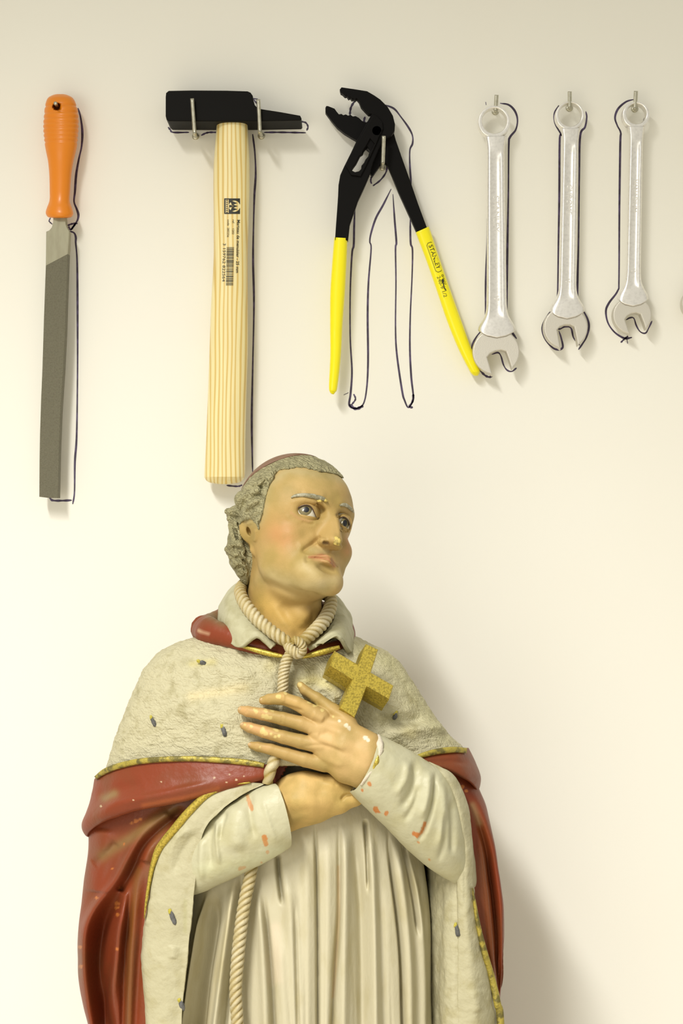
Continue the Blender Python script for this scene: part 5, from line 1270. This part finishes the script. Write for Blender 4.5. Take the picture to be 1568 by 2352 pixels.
# ---- hair
hp_ = [(793, 1104), (775, 1092), (752, 1086), (730, 1084), (712, 1078), (690, 1074), (664, 1077), (642, 1080), (628, 1096), (618, 1120), (610, 1146), (606, 1168), (601, 1188), (597, 1206), (595, 1222), (589, 1206), (580, 1194), (566, 1192), (556, 1200),
       (549, 1214), (548, 1234), (556, 1252), (566, 1274), (570, 1300), (571, 1352), (480, 1352), (480, 1000), (860, 1000), (860, 1075)]
hp_ = np.array(hp_, float)
fh = Field((505, 1025, WH - 175), (830, 1355, WH + 155), 2.2)
X2, Y2 = np.meshgrid(fh.ax[0], fh.ax[1], indexing='ij'); XY = np.c_[X2.ravel(), Y2.ravel()]
dd = polydist(XY, np.vstack([hp_, hp_[:1]]))[0]
ins_ = np.zeros(len(XY), bool)
for (x0, y0), (x1, y1) in zip(hp_, np.roll(hp_, -1, 0)):
    c_ = ((y0 > XY[:, 1]) != (y1 > XY[:, 1])) & (XY[:, 0] < (x1 - x0) * (XY[:, 1] - y0) / (y1 - y0 + 1e-9) + x0); ins_ ^= c_
m2 = (np.where(ins_, -dd, dd).reshape(X2.shape)).astype(np.float32)
fh.ell((680, 1180, WH - 8), (137, 138, 145 * KS), 0)
zz = fh.ax[2].reshape(1, 1, -1)
mk = np.where(zz > WH - 45, m2[..., None], np.maximum(m2[..., None] - (WH - 45 - zz) * 2.0, (Y2[..., None] - 1300) * 1.0)).astype(np.float32)
k_ = 7.0; h2 = np.maximum(k_ - np.abs(fh.F - mk), 0) / k_; fh.F = np.maximum(fh.F, mk) + h2 * h2 * k_ * .25
for c_, r_, ro in [((545, 1178, WH - 15), (25, 19, 30), -.3), ((541, 1205, WH - 10), (17, 24, 26), -.2), ((538, 1238, WH - 14), (15, 30, 26), .1), ((538, 1264, WH - 8), (21, 20, 26), .3), ((546, 1290, WH - 10), (20, 20, 24), .2), ((556, 1312, WH - 14), (16, 20, 22), -.5), ((563, 1330, WH - 18), (8, 14, 16), -.3),
                   ((560, 1150, WH + 22), (22, 24, 24), -.5), ((584, 1150, WH + 55), (20, 18, 22), .4), ((570, 1180, WH + 40), (13, 14, 18), 0), ((592, 1180, WH + 60), (8, 18, 14), -.2), ((585, 1120, WH + 45), (24, 20, 24), -.6), ((610, 1100, WH + 60), (18, 18, 18), -.6)]:
    fh.ell(c_, r_, 9, rot=ro)
fh.ell((575, 1255, WH - 45), (34, 88, 52), 12)
for c_ in [[(610, 1130, WH + 74, 6), (592, 1128, WH + 76, 9), (572, 1134, WH + 62, 9), (556, 1148, WH + 45, 8), (552, 1168, WH + 34, 5)], [(608, 1148, WH + 78, 5), (590, 1150, WH + 80, 7), (576, 1156, WH + 70, 8), (566, 1170, WH + 60, 6)],
           [(602, 1172, WH + 76, 4), (588, 1176, WH + 74, 6), (578, 1186, WH + 62, 6)], [(523, 1175, WH + 2, 8), (540, 1176, WH + 18, 7), (555, 1186, WH + 30, 4)], [(527, 1192, WH + 5, 7), (542, 1200, WH + 16, 7), (552, 1220, WH + 20, 5), (552, 1240, WH + 18, 4)],
           [(530, 1206, WH, 7), (536, 1228, WH + 8, 8), (544, 1250, WH + 12, 6), (560, 1268, WH + 14, 4)], [(520, 1262, WH, 6), (532, 1252, WH + 14, 7), (550, 1250, WH + 18, 7), (562, 1260, WH + 14, 4)], [(530, 1280, WH + 4, 7), (546, 1272, WH + 14, 7), (560, 1282, WH + 12, 5)],
           [(538, 1298, WH + 2, 7), (552, 1294, WH + 10, 6), (562, 1302, WH + 8, 4)], [(624, 1094, WH + 74, 5), (600, 1108, WH + 74, 7), (578, 1118, WH + 60, 7), (560, 1134, WH + 42, 6)], [(632, 1082, WH + 66, 4), (612, 1092, WH + 70, 6), (590, 1104, WH + 52, 6)]]: fh.chain(c_, 3)
V, F, N = fh.mesh(2)
rs = np.random.RandomState(3)
ST_ = []
for k in range(30):   # combed top strands running forward
    t = k / 29; x0 = 605 + 150 * t; y0 = 1082 - 34 * math.sin(t * 2.2); x1 = x0 + 28 + 28 * t + rs.uniform(-6, 8); y1 = 1078 + 22 * t ** 1.5 + rs.uniform(-4, 4)
    ST_.append(([(x0, y0), ((x0 + x1) / 2 + rs.uniform(-4, 4), (y0 + y1) / 2 - 6), (x1, y1)], 2.6, -2.6 if k % 2 else 2.0))
for q in [[(612, 1100), (596, 1122)], [(604, 1094), (578, 1122)], [(600, 1085), (582, 1104), (566, 1128)], [(616, 1110), (604, 1120), (598, 1134)], [(606, 1136), (592, 1137), (578, 1143), (566, 1156)],
          [(604, 1158), (594, 1160), (584, 1166), (578, 1178)], [(528, 1174), (542, 1180), (553, 1190)], [(527, 1184), (541, 1192), (549, 1206), (553, 1224)], [(533, 1206), (540, 1222), (547, 1244)], [(556, 1142), (548, 1158), (546, 1176)],
          [(600, 1178), (590, 1184), (586, 1194)], [(532, 1258), (548, 1257), (560, 1266)], [(538, 1282), (552, 1280), (563, 1290)], [(545, 1300), (556, 1302), (565, 1314)], [(524, 1212), (528, 1238)], [(574, 1092), (556, 1118), (544, 1146)], [(545, 1200), (552, 1214)], [(596, 1196), (594, 1210)]]:
    ST_.append((q, 2.6, -5)); ST_.append(([(x + 4, y - 2) for x, y in q], 2.4, 2.4))
for s_ in ST_: stroke(V, N, *s_)
V += N * (noise(V * [1, .5, 1], 9, 2) * 1.8)[:, None]
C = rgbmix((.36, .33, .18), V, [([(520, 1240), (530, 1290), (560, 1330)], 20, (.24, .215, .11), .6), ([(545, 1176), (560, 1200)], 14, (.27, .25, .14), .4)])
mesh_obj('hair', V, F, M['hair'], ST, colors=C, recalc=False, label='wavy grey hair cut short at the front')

# ---- skullcap
ax_ = np.array([-.35, -.80, -.48]); ax_ /= np.linalg.norm(ax_)
t1 = np.cross(ax_, [0, 0, 1.]); t1 /= np.linalg.norm(t1); t2 = np.cross(ax_, t1)
al = np.radians(np.r_[np.linspace(1, 47, 40), 47.5, 46]); ph = np.linspace(0, 2 * np.pi, 90, endpoint=False); rad = np.r_[np.full(40, 1.0), .985, .95]
Dv = np.cos(al)[:, None, None] * ax_ + np.sin(al)[:, None, None] * (np.cos(ph)[None, :, None] * t1 + np.sin(ph)[None, :, None] * t2)
G = np.array([680, 1180, WH - 8]) + Dv * rad[:, None, None] * np.array([138.3, 139.3, 140])
grid_obj('skullcap', G, M['cap'], ST, closed=True, label='dark red skullcap')

# ---- plinth block under the hem, standing on the surface below the frame
zs = min(min(v.co.z for v in o.data.vertices) for o in ST.children) + ST.location.z
yc = -W0 * S
n_ = 48; a_ = np.linspace(0, 2 * np.pi, n_, endpoint=False); lv = [(zs + .012, .95), (zs - .006, 1.0), (floor_z + .006, 1.04), (floor_z, 1.04)]
rings_ = [np.c_[-.036 + .15 * k_ * np.cos(a_), yc + .095 * k_ * np.sin(a_), np.full(n_, z_)] for z_, k_ in lv]
V = np.concatenate(rings_ + [[[-.036, yc, lv[0][0]]], [[-.036, yc, lv[-1][0]]]])
F = [[r_ * n_ + i, r_ * n_ + (i + 1) % n_, (r_ + 1) * n_ + (i + 1) % n_, (r_ + 1) * n_ + i] for r_ in range(3) for i in range(n_)] + [[i, (i + 1) % n_, 4 * n_] for i in range(n_)] + [[3 * n_ + i, 3 * n_ + (i + 1) % n_, 4 * n_ + 1] for i in range(n_)]
mesh_obj('base', V, F, M['collar'], ST, raw=True)
